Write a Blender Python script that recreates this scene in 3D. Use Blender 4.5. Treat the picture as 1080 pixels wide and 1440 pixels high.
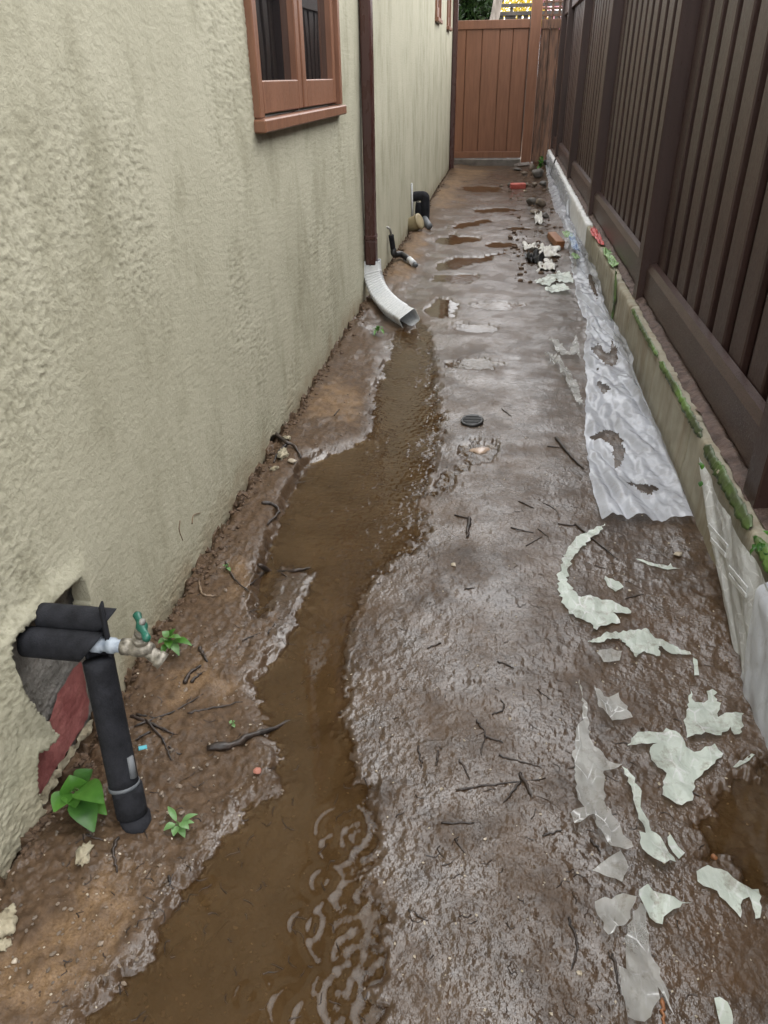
import bpy, bmesh, math, random
import numpy as np
from mathutils import Vector, Matrix
from mathutils.geometry import delaunay_2d_cdt

# ------------------------------------------------------------------ clear
for o in list(bpy.data.objects):
    bpy.data.objects.remove(o, do_unlink=True)
SC = bpy.context.scene
COL = SC.collection
random.seed(7)
R_ = math.radians

# ------------------------------------------------------------------ camera
# photo 1080 x 1440, focal 1040 px; vanishing point of the alley and the nadir fix the rotation
FPX = 1040.0
def _d(px, py): return np.array([px - 540.0, py - 720.0, FPX])
_Y = _d(715, 105); _Y /= np.linalg.norm(_Y)
_ny = 720 - ((715 - 540) * (570 - 540) + FPX * FPX) / (105 - 720)
_D = _d(570, _ny); _D /= np.linalg.norm(_D)
_Z = -_D
_X = np.cross(_Y, _Z)
ROT = np.array([_X, _Y, _Z])
CAMZ = 1.3
CPOS = np.array([0, 0, CAMZ])
cam_d = bpy.data.cameras.new('camera')
cam = bpy.data.objects.new('camera', cam_d)
COL.objects.link(cam)
cam_d.sensor_fit = 'VERTICAL'
cam_d.sensor_height = 36.0
cam_d.lens = 26.0
cam_d.clip_start = 0.05
cam_d.clip_end = 1500
_m = Matrix.Identity(4)
for i in range(3):
    _m[i][0] = ROT[i, 0]; _m[i][1] = -ROT[i, 1]; _m[i][2] = -ROT[i, 2]; _m[i][3] = CPOS[i]
cam.matrix_world = _m
SC.camera = cam

# ------------------------------------------------------------------ sky, sun, exposure
SUN_EL, SUN_ROT = R_(56), R_(45)
W = bpy.data.worlds.new('World'); SC.world = W; W.use_nodes = True
wn = W.node_tree; wn.nodes.clear()
_o = wn.nodes.new('ShaderNodeOutputWorld'); _b = wn.nodes.new('ShaderNodeBackground')
_s = wn.nodes.new('ShaderNodeTexSky'); _s.sky_type = 'NISHITA'; _s.sun_disc = False
_s.sun_elevation = SUN_EL; _s.sun_rotation = SUN_ROT
_s.air_density = 1.0; _s.dust_density = 6.0; _s.ozone_density = 1.0
_h = wn.nodes.new('ShaderNodeHueSaturation'); _h.inputs['Saturation'].default_value = 0.12
wn.links.new(_s.outputs[0], _h.inputs['Color']); 
# closed cloud cover: an even grey-white layer over most of the clear sky
_c = wn.nodes.new('ShaderNodeMix'); _c.data_type = 'RGBA'; _c.inputs[0].default_value = .80; _c.inputs[7].default_value = (10.5, 10.55, 10.7, 1)
wn.links.new(_h.outputs[0], _c.inputs[6]); wn.links.new(_c.outputs[2], _b.inputs[0])
_b.inputs[1].default_value = 0.15
wn.links.new(_b.outputs[0], _o.inputs[0])
sd = bpy.data.lights.new('sun', 'SUN'); sd.energy = 0.5; sd.angle = R_(50); sd.color = (1.0, 0.98, 0.95)
sun = bpy.data.objects.new('sun', sd); COL.objects.link(sun)
# sun_rotation is measured from +Y towards +X
_sv = Vector((math.sin(SUN_ROT) * math.cos(SUN_EL), math.cos(SUN_ROT) * math.cos(SUN_EL), math.sin(SUN_EL)))
sun.rotation_euler = _sv.to_track_quat('Z', 'Y').to_euler()
SC.view_settings.view_transform = 'Standard'
SC.view_settings.look = 'None'
SC.view_settings.gamma = 1.0
SC.view_settings.use_curve_mapping = False
SC.view_settings.exposure = 1.34

# ------------------------------------------------------------------ pixel -> place
def ray(px, py): return ROT @ _d(px, py)
def G(px, py, z=0.0):
    r = ray(px, py); return CPOS + r * ((z - CAMZ) / r[2])
def WX(px, py, x):
    r = ray(px, py); return CPOS + r * (x / r[0])
def WY(px, py, y):
    r = ray(px, py); return CPOS + r * (y / r[1])
def PX(P):
    P = np.asarray(P, float); c = (P - CPOS) @ ROT
    return np.stack([540 + FPX * c[..., 0] / c[..., 2], 720 + FPX * c[..., 1] / c[..., 2]], -1)
def gp(pts, z=0.0): return np.array([G(a, b, z)[:2] for a, b in pts])

# ------------------------------------------------------------------ noise
_rng = np.random.RandomState(5)
_TAB = _rng.rand(256, 256) * 2 - 1
def vn(x, y):
    x = np.asarray(x, float); y = np.asarray(y, float)
    xi = np.floor(x).astype(int); yi = np.floor(y).astype(int)
    fx = x - xi; fy = y - yi
    fx = fx * fx * fx * (fx * (fx * 6 - 15) + 10); fy = fy * fy * fy * (fy * (fy * 6 - 15) + 10)
    x0 = xi & 255; x1 = (xi + 1) & 255; y0 = yi & 255; y1 = (yi + 1) & 255
    a = _TAB[x0, y0]; b = _TAB[x1, y0]; c = _TAB[x0, y1]; d = _TAB[x1, y1]
    return (a + (b - a) * fx) * (1 - fy) + (c + (d - c) * fx) * fy
def fbm(x, y, o=4, g=.5):
    s = 0; a = 1; t = 0
    x = np.asarray(x, float); y = np.asarray(y, float)
    for k in range(o):
        s = s + a * vn(x + 17.3 * k, y + 9.1 * k); t += a; a *= g; x = x * 2.03; y = y * 2.03
    return s / t * 1.5
def sst(a, b, v):
    t = np.clip((v - a) / (b - a), 0, 1); return t * t * (3 - 2 * t)
def sdf(poly, x, y):
    x = np.asarray(x, float); y = np.asarray(y, float)
    d = np.full(x.shape, 1e9); ins = np.zeros(x.shape, bool)
    n = len(poly)
    for i in range(n):
        ax, ay = poly[i]; bx, by = poly[(i + 1) % n]
        ex, ey = bx - ax, by - ay
        wx, wy = x - ax, y - ay
        t = np.clip((wx * ex + wy * ey) / (ex * ex + ey * ey + 1e-12), 0, 1)
        d = np.minimum(d, (wx - ex * t) ** 2 + (wy - ey * t) ** 2)
        c = ((ay > y) != (by > y)) & (x < ex * (y - ay) / (ey if abs(ey) > 1e-12 else 1e-12) + ax)
        ins ^= c
    d = np.sqrt(d)
    return np.where(ins, -d, d)

# ------------------------------------------------------------------ objects
def tag(o, label, cat, group=None):
    o['label'] = label; o['category'] = cat
    if group: o['group'] = group
    return o
def stru(o): o['kind'] = 'structure'; return o
def stuff(o): o['kind'] = 'stuff'; return o
def empty(name, loc=(0, 0, 0)):
    o = bpy.data.objects.new(name, None); COL.objects.link(o); o.location = [float(v) for v in loc]
    o.empty_display_size = .1
    return o
def link(name, me, parent=None, mat=None, loc=None):
    o = bpy.data.objects.new(name, me); COL.objects.link(o)
    if mat is not None and not me.materials: me.materials.append(mat)
    if loc is not None: o.location = [float(v) for v in loc]
    if parent is not None:
        o.parent = parent
        if loc is None:      # mesh is in world coordinates
            p = parent; off = Vector((0, 0, 0))
            while p is not None: off += p.location; p = p.parent
            o.location = -off
    return o
def pym(name, v, f, smooth=False):
    me = bpy.data.meshes.new(name)
    me.from_pydata([tuple(map(float, p)) for p in v], [], [tuple(int(i) for i in q) for q in f])
    me.update()
    if smooth: me.polygons.foreach_set('use_smooth', np.ones(len(me.polygons), bool))
    return me
def npm(name, V, F, smooth=True):
    """fast mesh from numpy arrays, quads or tris"""
    me = bpy.data.meshes.new(name); V = np.asarray(V, np.float32); F = np.asarray(F, np.int32)
    k = F.shape[1]
    me.vertices.add(len(V)); me.vertices.foreach_set('co', V.ravel())
    me.loops.add(F.size); me.loops.foreach_set('vertex_index', F.ravel())
    me.polygons.add(len(F)); me.polygons.foreach_set('loop_start', np.arange(len(F), dtype=np.int32) * k)
    me.polygons.foreach_set('loop_total', np.full(len(F), k, np.int32))
    me.polygons.foreach_set('use_smooth', np.full(len(F), smooth, bool))
    me.update(calc_edges=True); me.validate()
    return me
def attr(me, name, val):
    a = me.attributes.new(name, 'FLOAT', 'POINT'); a.data.foreach_set('value', np.asarray(val, np.float32))
def gridf(nu, nv):
    i = np.arange(nu - 1)[:, None]; j = np.arange(nv - 1)[None, :]
    a = (i * nv + j).ravel(); return np.stack([a, a + nv, a + nv + 1, a + 1], 1)

def box_bm(bm, lo, hi, bev=0.0, rot=None, seg=1):
    lo = Vector([float(v) for v in lo]); hi = Vector([float(v) for v in hi])
    r = bmesh.ops.create_cube(bm, size=1.0)
    vs = r['verts']; c = (lo + hi) / 2; s = hi - lo
    for v in vs: v.co = Vector((v.co.x * s.x, v.co.y * s.y, v.co.z * s.z))
    if bev > 0:
        es = list({e for v in vs for e in v.link_edges})
        rr = bmesh.ops.bevel(bm, geom=es, offset=bev, segments=seg, affect='EDGES', profile=.5)
        vs = list({v for f in rr['faces'] for v in f.verts} | {v for v in vs if v.is_valid})
    for v in vs:
        if rot is not None: v.co = rot @ v.co
        v.co += c
    return vs
def boxm(name, lo, hi, bev=0.0, rot=None, seg=1):
    bm = bmesh.new(); box_bm(bm, lo, hi, bev, rot, seg)
    me = bpy.data.meshes.new(name); bm.to_mesh(me); bm.free(); return me
def box(name, lo, hi, mat, parent=None, bev=0.003, rot=None, seg=1):
    return link(name, boxm(name, lo, hi, bev, rot, seg), parent, mat)

def frames(P):
    P = np.asarray(P, float); n = len(P)
    T = np.gradient(P, axis=0); T /= np.linalg.norm(T, axis=1)[:, None] + 1e-9
    up = np.array([0, 0, 1.0]) if abs(T[0][2]) < .9 else np.array([0, 1.0, 0])
    N = np.zeros_like(P); B = np.zeros_like(P)
    a = np.cross(up, T[0]); a /= np.linalg.norm(a)
    for i in range(n):
        a = a - T[i] * (a @ T[i]); a /= np.linalg.norm(a) + 1e-9
        N[i] = a; B[i] = np.cross(T[i], a)
    return T, N, B
def tube(P, rad, k=8, caps=True, prof=None):
    """tube along P with radius per point; prof: list of (u,v) unit cross-section"""
    P = np.asarray(P, float); n = len(P); rad = np.broadcast_to(np.asarray(rad, float), (n,))
    T, N, B = frames(P)
    if prof is None:
        prof = [(math.cos(2 * math.pi * i / k), math.sin(2 * math.pi * i / k)) for i in range(k)]
    k = len(prof); V = []
    for i in range(n):
        for u, v in prof: V.append(P[i] + rad[i] * (u * N[i] + v * B[i]))
    F = []
    for i in range(n - 1):
        for j in range(k):
            F.append((i * k + j, i * k + (j + 1) % k, (i + 1) * k + (j + 1) % k, (i + 1) * k + j))
    if caps:
        F.append(tuple(range(k - 1, -1, -1))); F.append(tuple((n - 1) * k + j for j in range(k)))
    return V, F
def tubem(name, P, rad, k=8, caps=True, prof=None, smooth=True):
    V, F = tube(P, rad, k, caps, prof); return pym(name, V, F, smooth)
def merge(parts):
    V = []; F = []
    for v, f in parts:
        o = len(V); V += list(v); F += [tuple(i + o for i in q) for q in f]
    return V, F
def bez(pts, n):
    P = [np.array(p, float) for p in pts]
    t = np.linspace(0, 1, n)[:, None]
    k = len(P) - 1
    return sum(math.comb(k, i) * (1 - t) ** (k - i) * t ** i * P[i] for i in range(k + 1))
def spline(pts, n):
    P = np.asarray(pts, float)
    if len(P) == 2:
        t = np.linspace(0, 1, n)[:, None]; return P[0] * (1 - t) + P[1] * t
    E = np.vstack([2 * P[0] - P[1], P, 2 * P[-1] - P[-2]])
    out = []; m = len(P) - 1
    for q in np.linspace(0, m, n):
        i = min(int(q), m - 1); t = q - i
        a, b, c, d = E[i], E[i + 1], E[i + 2], E[i + 3]
        out.append(.5 * (2 * b + (c - a) * t + (2 * a - 5 * b + 4 * c - d) * t * t + (3 * b - a - 3 * c + d) * t ** 3))
    return np.array(out)

def jag_outline(poly, step, amp, seed=0):
    P = np.asarray(poly, float); out = []
    rs = np.random.RandomState(seed)
    for i in range(len(P)):
        a, b = P[i], P[(i + 1) % len(P)]
        L = np.linalg.norm(b - a); n = max(1, int(L / step))
        nrm = np.array([-(b - a)[1], (b - a)[0]]) / (L + 1e-9)
        for k in range(n):
            t = k / n; out.append(a + (b - a) * t + nrm * amp * rs.uniform(-1, 1) * (1 if k else .3))
    return np.array(out)
def patch2d(outline, spacing, seed=0):
    """triangulated filled outline with interior points; returns Nx2, tris"""
    O = np.asarray(outline); lo = O.min(0); hi = O.max(0)
    rs = np.random.RandomState(seed)
    xs = np.arange(lo[0], hi[0], spacing); ys = np.arange(lo[1], hi[1], spacing)
    g = np.stack(np.meshgrid(xs, ys), -1).reshape(-1, 2) + rs.uniform(-.25, .25, (len(xs) * len(ys), 2)) * spacing
    if len(g): g = g[sdf(O, g[:, 0], g[:, 1]) < -spacing * .4]
    pts = [Vector((float(a), float(b))) for a, b in O] + [Vector((float(a), float(b))) for a, b in g]
    v, e, f, *_ = delaunay_2d_cdt(pts, [], [list(range(len(O)))], 1, 1e-6)
    return np.array([(p.x, p.y) for p in v]), [tuple(q) for q in f]

# ------------------------------------------------------------------ materials
class NT:
    def __init__(s, name):
        s.m = bpy.data.materials.new(name); s.m.use_nodes = True; s.t = s.m.node_tree; s.t.nodes.clear()
        s.out = s.n('ShaderNodeOutputMaterial'); s.p = s.n('ShaderNodeBsdfPrincipled')
        s.l(s.p.outputs[0], s.out.inputs[0])
    def n(s, t, **k):
        x = s.t.nodes.new(t)
        for a, b in k.items(): setattr(x, a, b)
        return x
    def l(s, a, b): s.t.links.new(a, b)
    def set(s, **k):
        for a, b in k.items():
            i = s.p.inputs[a.replace('_', ' ')]
            if hasattr(b, 'links') or hasattr(b, 'is_linked'): s.l(b, i)
            else: i.default_value = b if not isinstance(b, tuple) else (*b, 1)[:4]
        return s
    def coord(s, rand=True, scale=(1, 1, 1)):
        c = s.n('ShaderNodeTexCoord').outputs['Object']
        if rand:
            oi = s.n('ShaderNodeObjectInfo'); mu = s.n('ShaderNodeMath', operation='MULTIPLY'); mu.inputs[1].default_value = 37.
            s.l(oi.outputs['Random'], mu.inputs[0]); ad = s.n('ShaderNodeVectorMath', operation='ADD')
            s.l(c, ad.inputs[0]); s.l(mu.outputs[0], ad.inputs[1]); c = ad.outputs[0]
        if scale != (1, 1, 1):
            vm = s.n('ShaderNodeVectorMath', operation='MULTIPLY'); s.l(c, vm.inputs[0]); vm.inputs[1].default_value = scale; c = vm.outputs[0]
        return c
    def noise(s, scale, vec, detail=4, rough=.55, dist=0):
        x = s.n('ShaderNodeTexNoise'); x.inputs['Scale'].default_value = scale; x.inputs['Detail'].default_value = detail
        x.inputs['Roughness'].default_value = rough; x.inputs['Distortion'].default_value = dist; s.l(vec, x.inputs['Vector']); return x.outputs['Fac']
    def voro(s, scale, vec, feat='F1'):
        x = s.n('ShaderNodeTexVoronoi', feature=feat); x.inputs['Scale'].default_value = scale; s.l(vec, x.inputs['Vector']); return x.outputs['Distance']
    def ramp(s, fac, *stops):
        r = s.n('ShaderNodeValToRGB'); cr = r.color_ramp
        while len(cr.elements) < len(stops): cr.elements.new(.5)
        for e, (p, c) in zip(cr.elements, stops):
            e.position = p; e.color = (*c, 1) if isinstance(c, tuple) else (c, c, c, 1)
        s.l(fac, r.inputs[0]); return r.outputs[0]
    def mix(s, fac, a, b, blend='MIX'):
        x = s.n('ShaderNodeMix', data_type='RGBA', blend_type=blend)
        for v, i in ((fac, 0), (a, 6), (b, 7)):
            if hasattr(v, 'is_linked'): s.l(v, x.inputs[i])
            else: x.inputs[i].default_value = v if not isinstance(v, tuple) else (*v, 1)
        return x.outputs[2]
    def math(s, op, a, b=0.0, c=None):
        x = s.n('ShaderNodeMath', operation=op)
        for i, v in enumerate((a, b) if c is None else (a, b, c)):
            if hasattr(v, 'is_linked'): s.l(v, x.inputs[i])
            else: x.inputs[i].default_value = v
        return x.outputs[0]
    def bump(s, h, strength, dist, prev=None):
        b = s.n('ShaderNodeBump'); b.inputs['Strength'].default_value = strength; b.inputs['Distance'].default_value = dist
        s.l(h, b.inputs['Height'])
        if prev is not None: s.l(prev, b.inputs['Normal'])
        return b.outputs[0]
    def attr(s, name):
        return s.n('ShaderNodeAttribute', attribute_name=name).outputs['Fac']

def pm(name, c1, c2, scale=8, rough=.6, bs=60, bst=.3, bd=.004, stretch=(1, 1, 1), spec=.5, coat=0, coatr=.1, metal=0, detail=5, lo=.35, hi=.65, rvar=.15, trans=0):
    t = NT(name); c = t.coord(True, stretch)
    n = t.noise(scale, c, detail)
    t.set(Base_Color=t.ramp(n, (lo, c1), (hi, c2)))
    nb = t.noise(bs, c, 5)
    t.set(Roughness=t.ramp(nb, (.3, max(0, rough - rvar)), (.7, min(1, rough + rvar))), Metallic=metal)
    t.p.inputs['Specular IOR Level'].default_value = spec
    t.p.inputs['Coat Weight'].default_value = coat; t.p.inputs['Coat Roughness'].default_value = coatr
    if bst > 0: t.set(Normal=t.bump(nb, bst, bd))
    return t.m

def mud_material():
    t = NT('wet_mud'); c = t.coord(False)
    wet = t.attr('wet'); sand = t.attr('sand'); tone = t.attr('tone')
    n1 = t.noise(3.0, c, 6, .6); n2 = t.noise(45, c, 5, .65); n3 = t.noise(260, c, 3, .6)
    dry = t.ramp(n2, (.3, (.048, .029, .016)), (.7, (.118, .073, .041)))
    sandc = t.ramp(n3, (.3, (.125, .076, .038)), (.7, (.26, .165, .088)))
    sf = t.math('MULTIPLY', sand, t.ramp(t.noise(20, c, 5), (.35, .25), (.6, 1.0)))
    dry = t.mix(sf, dry, sandc)
    wetc = t.ramp(n2, (.3, (.036, .0205, .0105)), (.7, (.072, .042, .0215)))
    wetc = t.mix(t.ramp(n1, (.42, 0.), (.66, .75)), wetc, (.088, .052, .027))
    wetc = t.mix(t.ramp(t.noise(8, c, 5), (.52, 0.), (.7, .6)), wetc, (.026, .015, .008))
    colr = t.mix(wet, dry, wetc)
    colr = t.mix(tone, colr, (.080, .041, .016))
    # light mineral grains and dark organic crumbs
    gr = t.ramp(t.voro(170, c), (.10, 1.0), (.17, 0.0))
    grm = t.math('MULTIPLY', gr, t.ramp(t.noise(14, c, 3), (.56, 0.), (.68, .6)))
    colr = t.mix(grm, colr, (.30, .24, .165))
    dk = t.math('MULTIPLY', t.ramp(t.voro(75, c), (.12, 1.0), (.2, 0.0)), t.ramp(t.noise(9, c, 3), (.5, 0.), (.6, .75)))
    colr = t.mix(dk, colr, (.018, .011, .007))
    t.set(Base_Color=colr)
    t.set(Roughness=t.ramp(wet, (0, .75), (1, .45)))
    t.p.inputs['Specular IOR Level'].default_value = .22
    film = t.math('MULTIPLY', wet, t.ramp(t.noise(4.5, c, 6, .65), (.38, .22), (.58, 1.)))
    t.set(Coat_Weight=film)
    t.p.inputs['Coat IOR'].default_value = 1.60
    t.p.inputs['Coat Roughness'].default_value = .045
    pit = t.noise(120, c, 3, .5)
    fine = t.noise(420, c, 3, .6)
    b1 = t.bump(pit, .38, .009); b2 = t.bump(fine, .35, .0025, b1)
    t.set(Normal=b2)
    big = t.noise(3.2, c, 3)
    b = t.n('ShaderNodeBump'); b.inputs['Distance'].default_value = .0085
    t.l(t.noise(125, c, 2, .5), b.inputs['Height']); t.l(t.ramp(big, (.36, .16), (.62, .50)), b.inputs['Strength'])
    bc = t.bump(t.noise(300, c, 2, .5), .25, .0016, b.outputs[0])
    bc = t.bump(t.noise(26, c, 4, .6), .28, .014, bc)
    t.l(bc, t.p.inputs['Coat Normal'])
    return t.m

def water_material():
    t = NT('muddy_water'); c = t.coord(False)
    n = t.noise(7, c, 4)
    t.set(Base_Color=t.ramp(n, (.3, (.058, .033, .0135)), (.7, (.088, .052, .023))), Roughness=.02)
    t.p.inputs['IOR'].default_value = 1.33
    rip = t.noise(38, c, 3, .5, .4)
    amt = t.attr('flow')
    b = t.n('ShaderNodeBump'); b.inputs['Distance'].default_value = .006
    t.l(rip, b.inputs['Height']); t.l(t.math('MULTIPLY', amt, .55), b.inputs['Strength'])
    t.l(b.outputs[0], t.p.inputs['Normal'])
    tr = t.n('ShaderNodeBsdfTransparent'); tr.inputs[0].default_value = (.86, .74, .56, 1)
    gl = t.n('ShaderNodeBsdfGlossy'); gl.inputs['Roughness'].default_value = .02; t.l(b.outputs[0], gl.inputs['Normal'])
    fr = t.n('ShaderNodeFresnel'); fr.inputs[0].default_value = 1.33; t.l(b.outputs[0], fr.inputs['Normal'])
    m0 = t.n('ShaderNodeMixShader'); t.l(fr.outputs[0], m0.inputs[0]); t.l(tr.outputs[0], m0.inputs[1]); t.l(gl.outputs[0], m0.inputs[2])
    m = t.n('ShaderNodeMixShader'); t.l(t.ramp(t.attr('depth'), (0., .15), (1., .74)), m.inputs[0])
    t.l(m0.outputs[0], m.inputs[1]); t.l(t.p.outputs[0], m.inputs[2]); t.l(m.outputs[0], t.out.inputs[0])
    return t.m

def stucco_material():
    t = NT('stucco'); c = t.coord(False)
    n = t.noise(2.2, c, 5, .6); st = t.noise(3.0, t.coord(False, (1, 1.5, .75)), 5, .65)
    base = t.ramp(n, (.25, (.390, .371, .272)), (.75, (.485, .464, .352)))
    grime = t.ramp(st, (.48, 0.), (.70, .68))
    base = t.mix(grime, base, (.255, .240, .160))
    low = t.attr('low')
    base = t.mix(t.math('MULTIPLY', low, t.ramp(t.noise(9, c, 4), (.3, .25), (.7, .9))), base, (.275, .21, .13))
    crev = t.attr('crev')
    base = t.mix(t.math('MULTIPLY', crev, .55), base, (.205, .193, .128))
    t.set(Base_Color=base, Roughness=.78)
    t.p.inputs['Specular IOR Level'].default_value = .35
    f = t.noise(230, c, 4, .65); g = t.noise(110, c, 3, .55)
    t.set(Normal=t.bump(f, .5, .003, t.bump(g, .35, .005)))
    return t.m

def plastic_material(name, col, op=.7, rough=.14, dirt=.25, crease=.35, soft=.4):
    t = NT(name); c = t.coord(True)
    n = t.noise(24, c, 7, .72)
    colr = t.mix(t.math('MULTIPLY', t.ramp(n, (.52, 0.), (.66, 1.)), dirt), col, (.20, .14, .09))
    wcr = t.math('MULTIPLY', t.ramp(t.voro(30, t.coord(True, (1, .5, 1)), 'DISTANCE_TO_EDGE'), (.0, 1.), (.06, 0.)), t.ramp(t.noise(18, c, 4), (.42, 0.), (.58, min(1, crease * 2.4))))
    colr = t.mix(wcr, colr, (.92, .93, .93))
    t.set(Base_Color=colr, Roughness=rough)
    t.p.inputs['IOR'].default_value = 1.5
    b = t.bump(t.noise(60, t.coord(True, (1, .45, 1)), 3, .6, 1.2), soft, .006)
    b = t.bump(t.voro(26, t.coord(True, (1, .5, 1)), 'DISTANCE_TO_EDGE'), crease, .012, b)
    t.set(Normal=b)
    tl = t.n('ShaderNodeBsdfTranslucent'); t.l(colr, tl.inputs[0])
    a = t.n('ShaderNodeMixShader'); a.inputs[0].default_value = .25; t.l(t.p.outputs[0], a.inputs[1]); t.l(tl.outputs[0], a.inputs[2])
    tr = t.n('ShaderNodeBsdfTransparent'); tr.inputs[0].default_value = (.93, .95, .95, 1)
    m = t.n('ShaderNodeMixShader')
    t.l(t.math('MAXIMUM', t.ramp(t.noise(6, c, 4), (.3, max(0, op - .18)), (.7, min(1, op + .12))), t.math('MULTIPLY', wcr, .9)), m.inputs[0])
    t.l(tr.outputs[0], m.inputs[1]); t.l(a.outputs[0], m.inputs[2]); t.l(m.outputs[0], t.out.inputs[0])
    return t.m

def glass_material():
    t = NT('window_glass'); t.set(Base_Color=(.012, .012, .013), Roughness=.015)
    t.p.inputs['Specular IOR Level'].default_value = 1.0; t.p.inputs['IOR'].default_value = 1.9
    t.set(Normal=t.bump(t.noise(3, t.coord(True), 1), .05, .01))
    return t.m

def leaf_material(name, c1, c2):
    t = NT(name); c = t.coord(True); colr = t.ramp(t.noise(30, c, 3), (.3, c1), (.7, c2))
    t.set(Base_Color=colr, Roughness=.38)
    tl = t.n('ShaderNodeBsdfTranslucent'); t.l(colr, tl.inputs[0])
    m = t.n('ShaderNodeMixShader'); m.inputs[0].default_value = .3; t.l(t.p.outputs[0], m.inputs[1]); t.l(tl.outputs[0], m.inputs[2]); t.l(m.outputs[0], t.out.inputs[0])
    return t.m

M = {}
M['mud'] = mud_material(); M['water'] = water_material(); M['stucco'] = stucco_material()
M['plastic'] = plastic_material('white_plastic_film', (.74, .77, .84), .72, .06, .25, .10, .10)
M['scrap'] = plastic_material('pale_green_plastic_film', (.68, .75, .67), .86, .16, .55)
M['scrapclear'] = plastic_material('clear_plastic_film', (.70, .70, .66), .46, .08, .5, .5)
M['wrap'] = plastic_material('thick_grey_plastic', (.62, .63, .62), .95, .3, .4)
M['tape'] = plastic_material('white_strap_film', (.78, .79, .79), .98, .3, .1)
M['glass'] = glass_material()
M['soilground'] = pm('bare_soil', (.10, .07, .045), (.17, .12, .08), 1.5, .85, 40, .6, .02)
M['foundation'] = pm('foundation_concrete', (.10, .095, .085), (.29, .275, .25), 14, .9, 55, .9, .012, lo=.3, hi=.7)
M['redpaint'] = pm('red_painted_concrete', (.19, .055, .052), (.31, .115, .105), 22, .6, 60, .55, .006)
M['chip'] = pm('broken_stucco', (.26, .22, .145), (.40, .36, .26), 30, .85, 90, .8, .006)
M['wfloor'] = pm('window_wood', (.185, .083, .046), (.245, .116, .068), 5, .42, 70, .15, .002, stretch=(6, 6, 1))
M['wfl_dark'] = pm('window_wood_edge', (.14, .062, .036), (.19, .085, .05), 5, .5, 70, .15, .002)
M['gate'] = pm('gate_stain', (.160, .066, .032), (.205, .088, .045), 6, .5, 90, .2, .002, stretch=(5, 5, .5))
M['oldwood'] = pm('weathered_wood', (.07, .042, .030), (.20, .105, .065), 8, .75, 60, .5, .004, stretch=(5, 5, .6))
M['fence'] = pm('fence_dark_brown', (.030, .0145, .0118), (.047, .0245, .0200), 4, .40, 90, .22, .002, stretch=(5, 5, .5))
M['fencetrim'] = pm('fence_trim', (.038, .0205, .0172), (.056, .032, .027), 5, .38, 90, .2, .002, stretch=(5, 1, 5))
M['spout'] = pm('brown_downspout', (.050, .0185, .0150), (.066, .026, .021), 4, .33, 30, .05, .001, stretch=(1, 1, .3))
M['white'] = pm('white_vinyl', (.58, .60, .61), (.66, .67, .67), 9, .32, 70, .06, .001)
M['block'] = None
def block_material(name, c1, c2, streak):
    t = NT(name); c = t.coord(True); s2 = t.coord(True, (3, 9, .5))
    colr = t.ramp(t.noise(10, c, 5), (.3, c1), (.7, c2))
    colr = t.mix(t.math('MULTIPLY', t.ramp(t.noise(2.2, s2, 4, .6), (.48, 0.), (.68, 1.)), streak), colr, (.20, .145, .085))
    t.set(Base_Color=colr, Roughness=.8)
    t.set(Normal=t.bump(t.noise(140, c, 4), .5, .004))
    return t.m
M['block'] = block_material('retaining_block', (.25, .225, .165), (.36, .335, .26), .6)
M['blockwhite'] = block_material('whitewashed_block', (.64, .64, .63), (.74, .74, .74), .22)
M['foam'] = pm('black_foam', (.010, .0105, .013), (.022, .023, .028), 30, .9, 260, .6, .002, spec=.25)
M['blackpl'] = pm('black_plastic', (.012, .012, .013), (.03, .03, .03), 10, .42, 60, .2, .002)
M['steel'] = pm('aged_galvanised', (.17, .16, .145), (.42, .41, .38), 38, .55, 90, .4, .002, metal=.35)
M['brass'] = pm('aged_brass', (.13, .118, .095), (.40, .37, .31), 70, .5, 150, .7, .003, metal=.5)
M['patina'] = pm('blue_grey_patina', (.22, .26, .31), (.40, .45, .50), 60, .6, 120, .5, .002, metal=.1)
M['green_handle'] = pm('green_enamel', (.008, .075, .050), (.018, .12, .082), 25, .32, 60, .15, .001)
M['greypl'] = pm('grey_plastic', (.10, .11, .12), (.17, .18, .19), 10, .5, 60, .2, .002)
M['tan'] = pm('tan_plastic', (.24, .195, .11), (.33, .27, .16), 12, .6, 60, .3, .002)
M['twig'] = pm('wet_twig', (.011, .0075, .006), (.04, .025, .017), 40, .5, 160, .6, .003, coat=.15)
M['twigpale'] = pm('peeled_twig', (.12, .08, .05), (.26, .18, .11), 50, .5, 160, .5, .003, coat=.2)
M['wood'] = pm('orange_wood', (.20, .078, .030), (.29, .125, .05), 12, .5, 80, .3, .003, stretch=(1, 5, 5))
M['grey_wood'] = pm('grey_wood', (.15, .125, .11), (.30, .26, .235), 12, .7, 80, .4, .003, stretch=(1, 5, 5))
M['rock'] = pm('rock', (.085, .065, .048), (.22, .17, .125), 14, .7, 60, .7, .01, coat=.2)
M['rockdark'] = pm('dark_rock', (.055, .05, .043), (.13, .115, .10), 14, .7, 60, .7, .01, coat=.2)
M['clod'] = pm('earth_clod', (.060, .036, .021), (.13, .08, .047), 60, .85, 160, .8, .006)
M['pinkrock'] = pm('pink_stone', (.36, .25, .18), (.50, .38, .29), 12, .35, 60, .3, .004, coat=.6, coatr=.05)
M['brick'] = pm('red_brick', (.32, .055, .04), (.45, .10, .075), 25, .65, 80, .5, .004)
M['brickchip'] = pm('pink_brick_chip', (.33, .13, .09), (.42, .18, .13), 25, .65, 80, .5, .004)
M['pebble'] = pm('pale_pebble', (.30, .25, .175), (.48, .41, .32), 30, .55, 80, .2, .002, coat=.3)
M['redfilm'] = pm('red_tape', (.36, .02, .02), (.52, .05, .04), 18, .3, 50, .6, .01)
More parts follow.
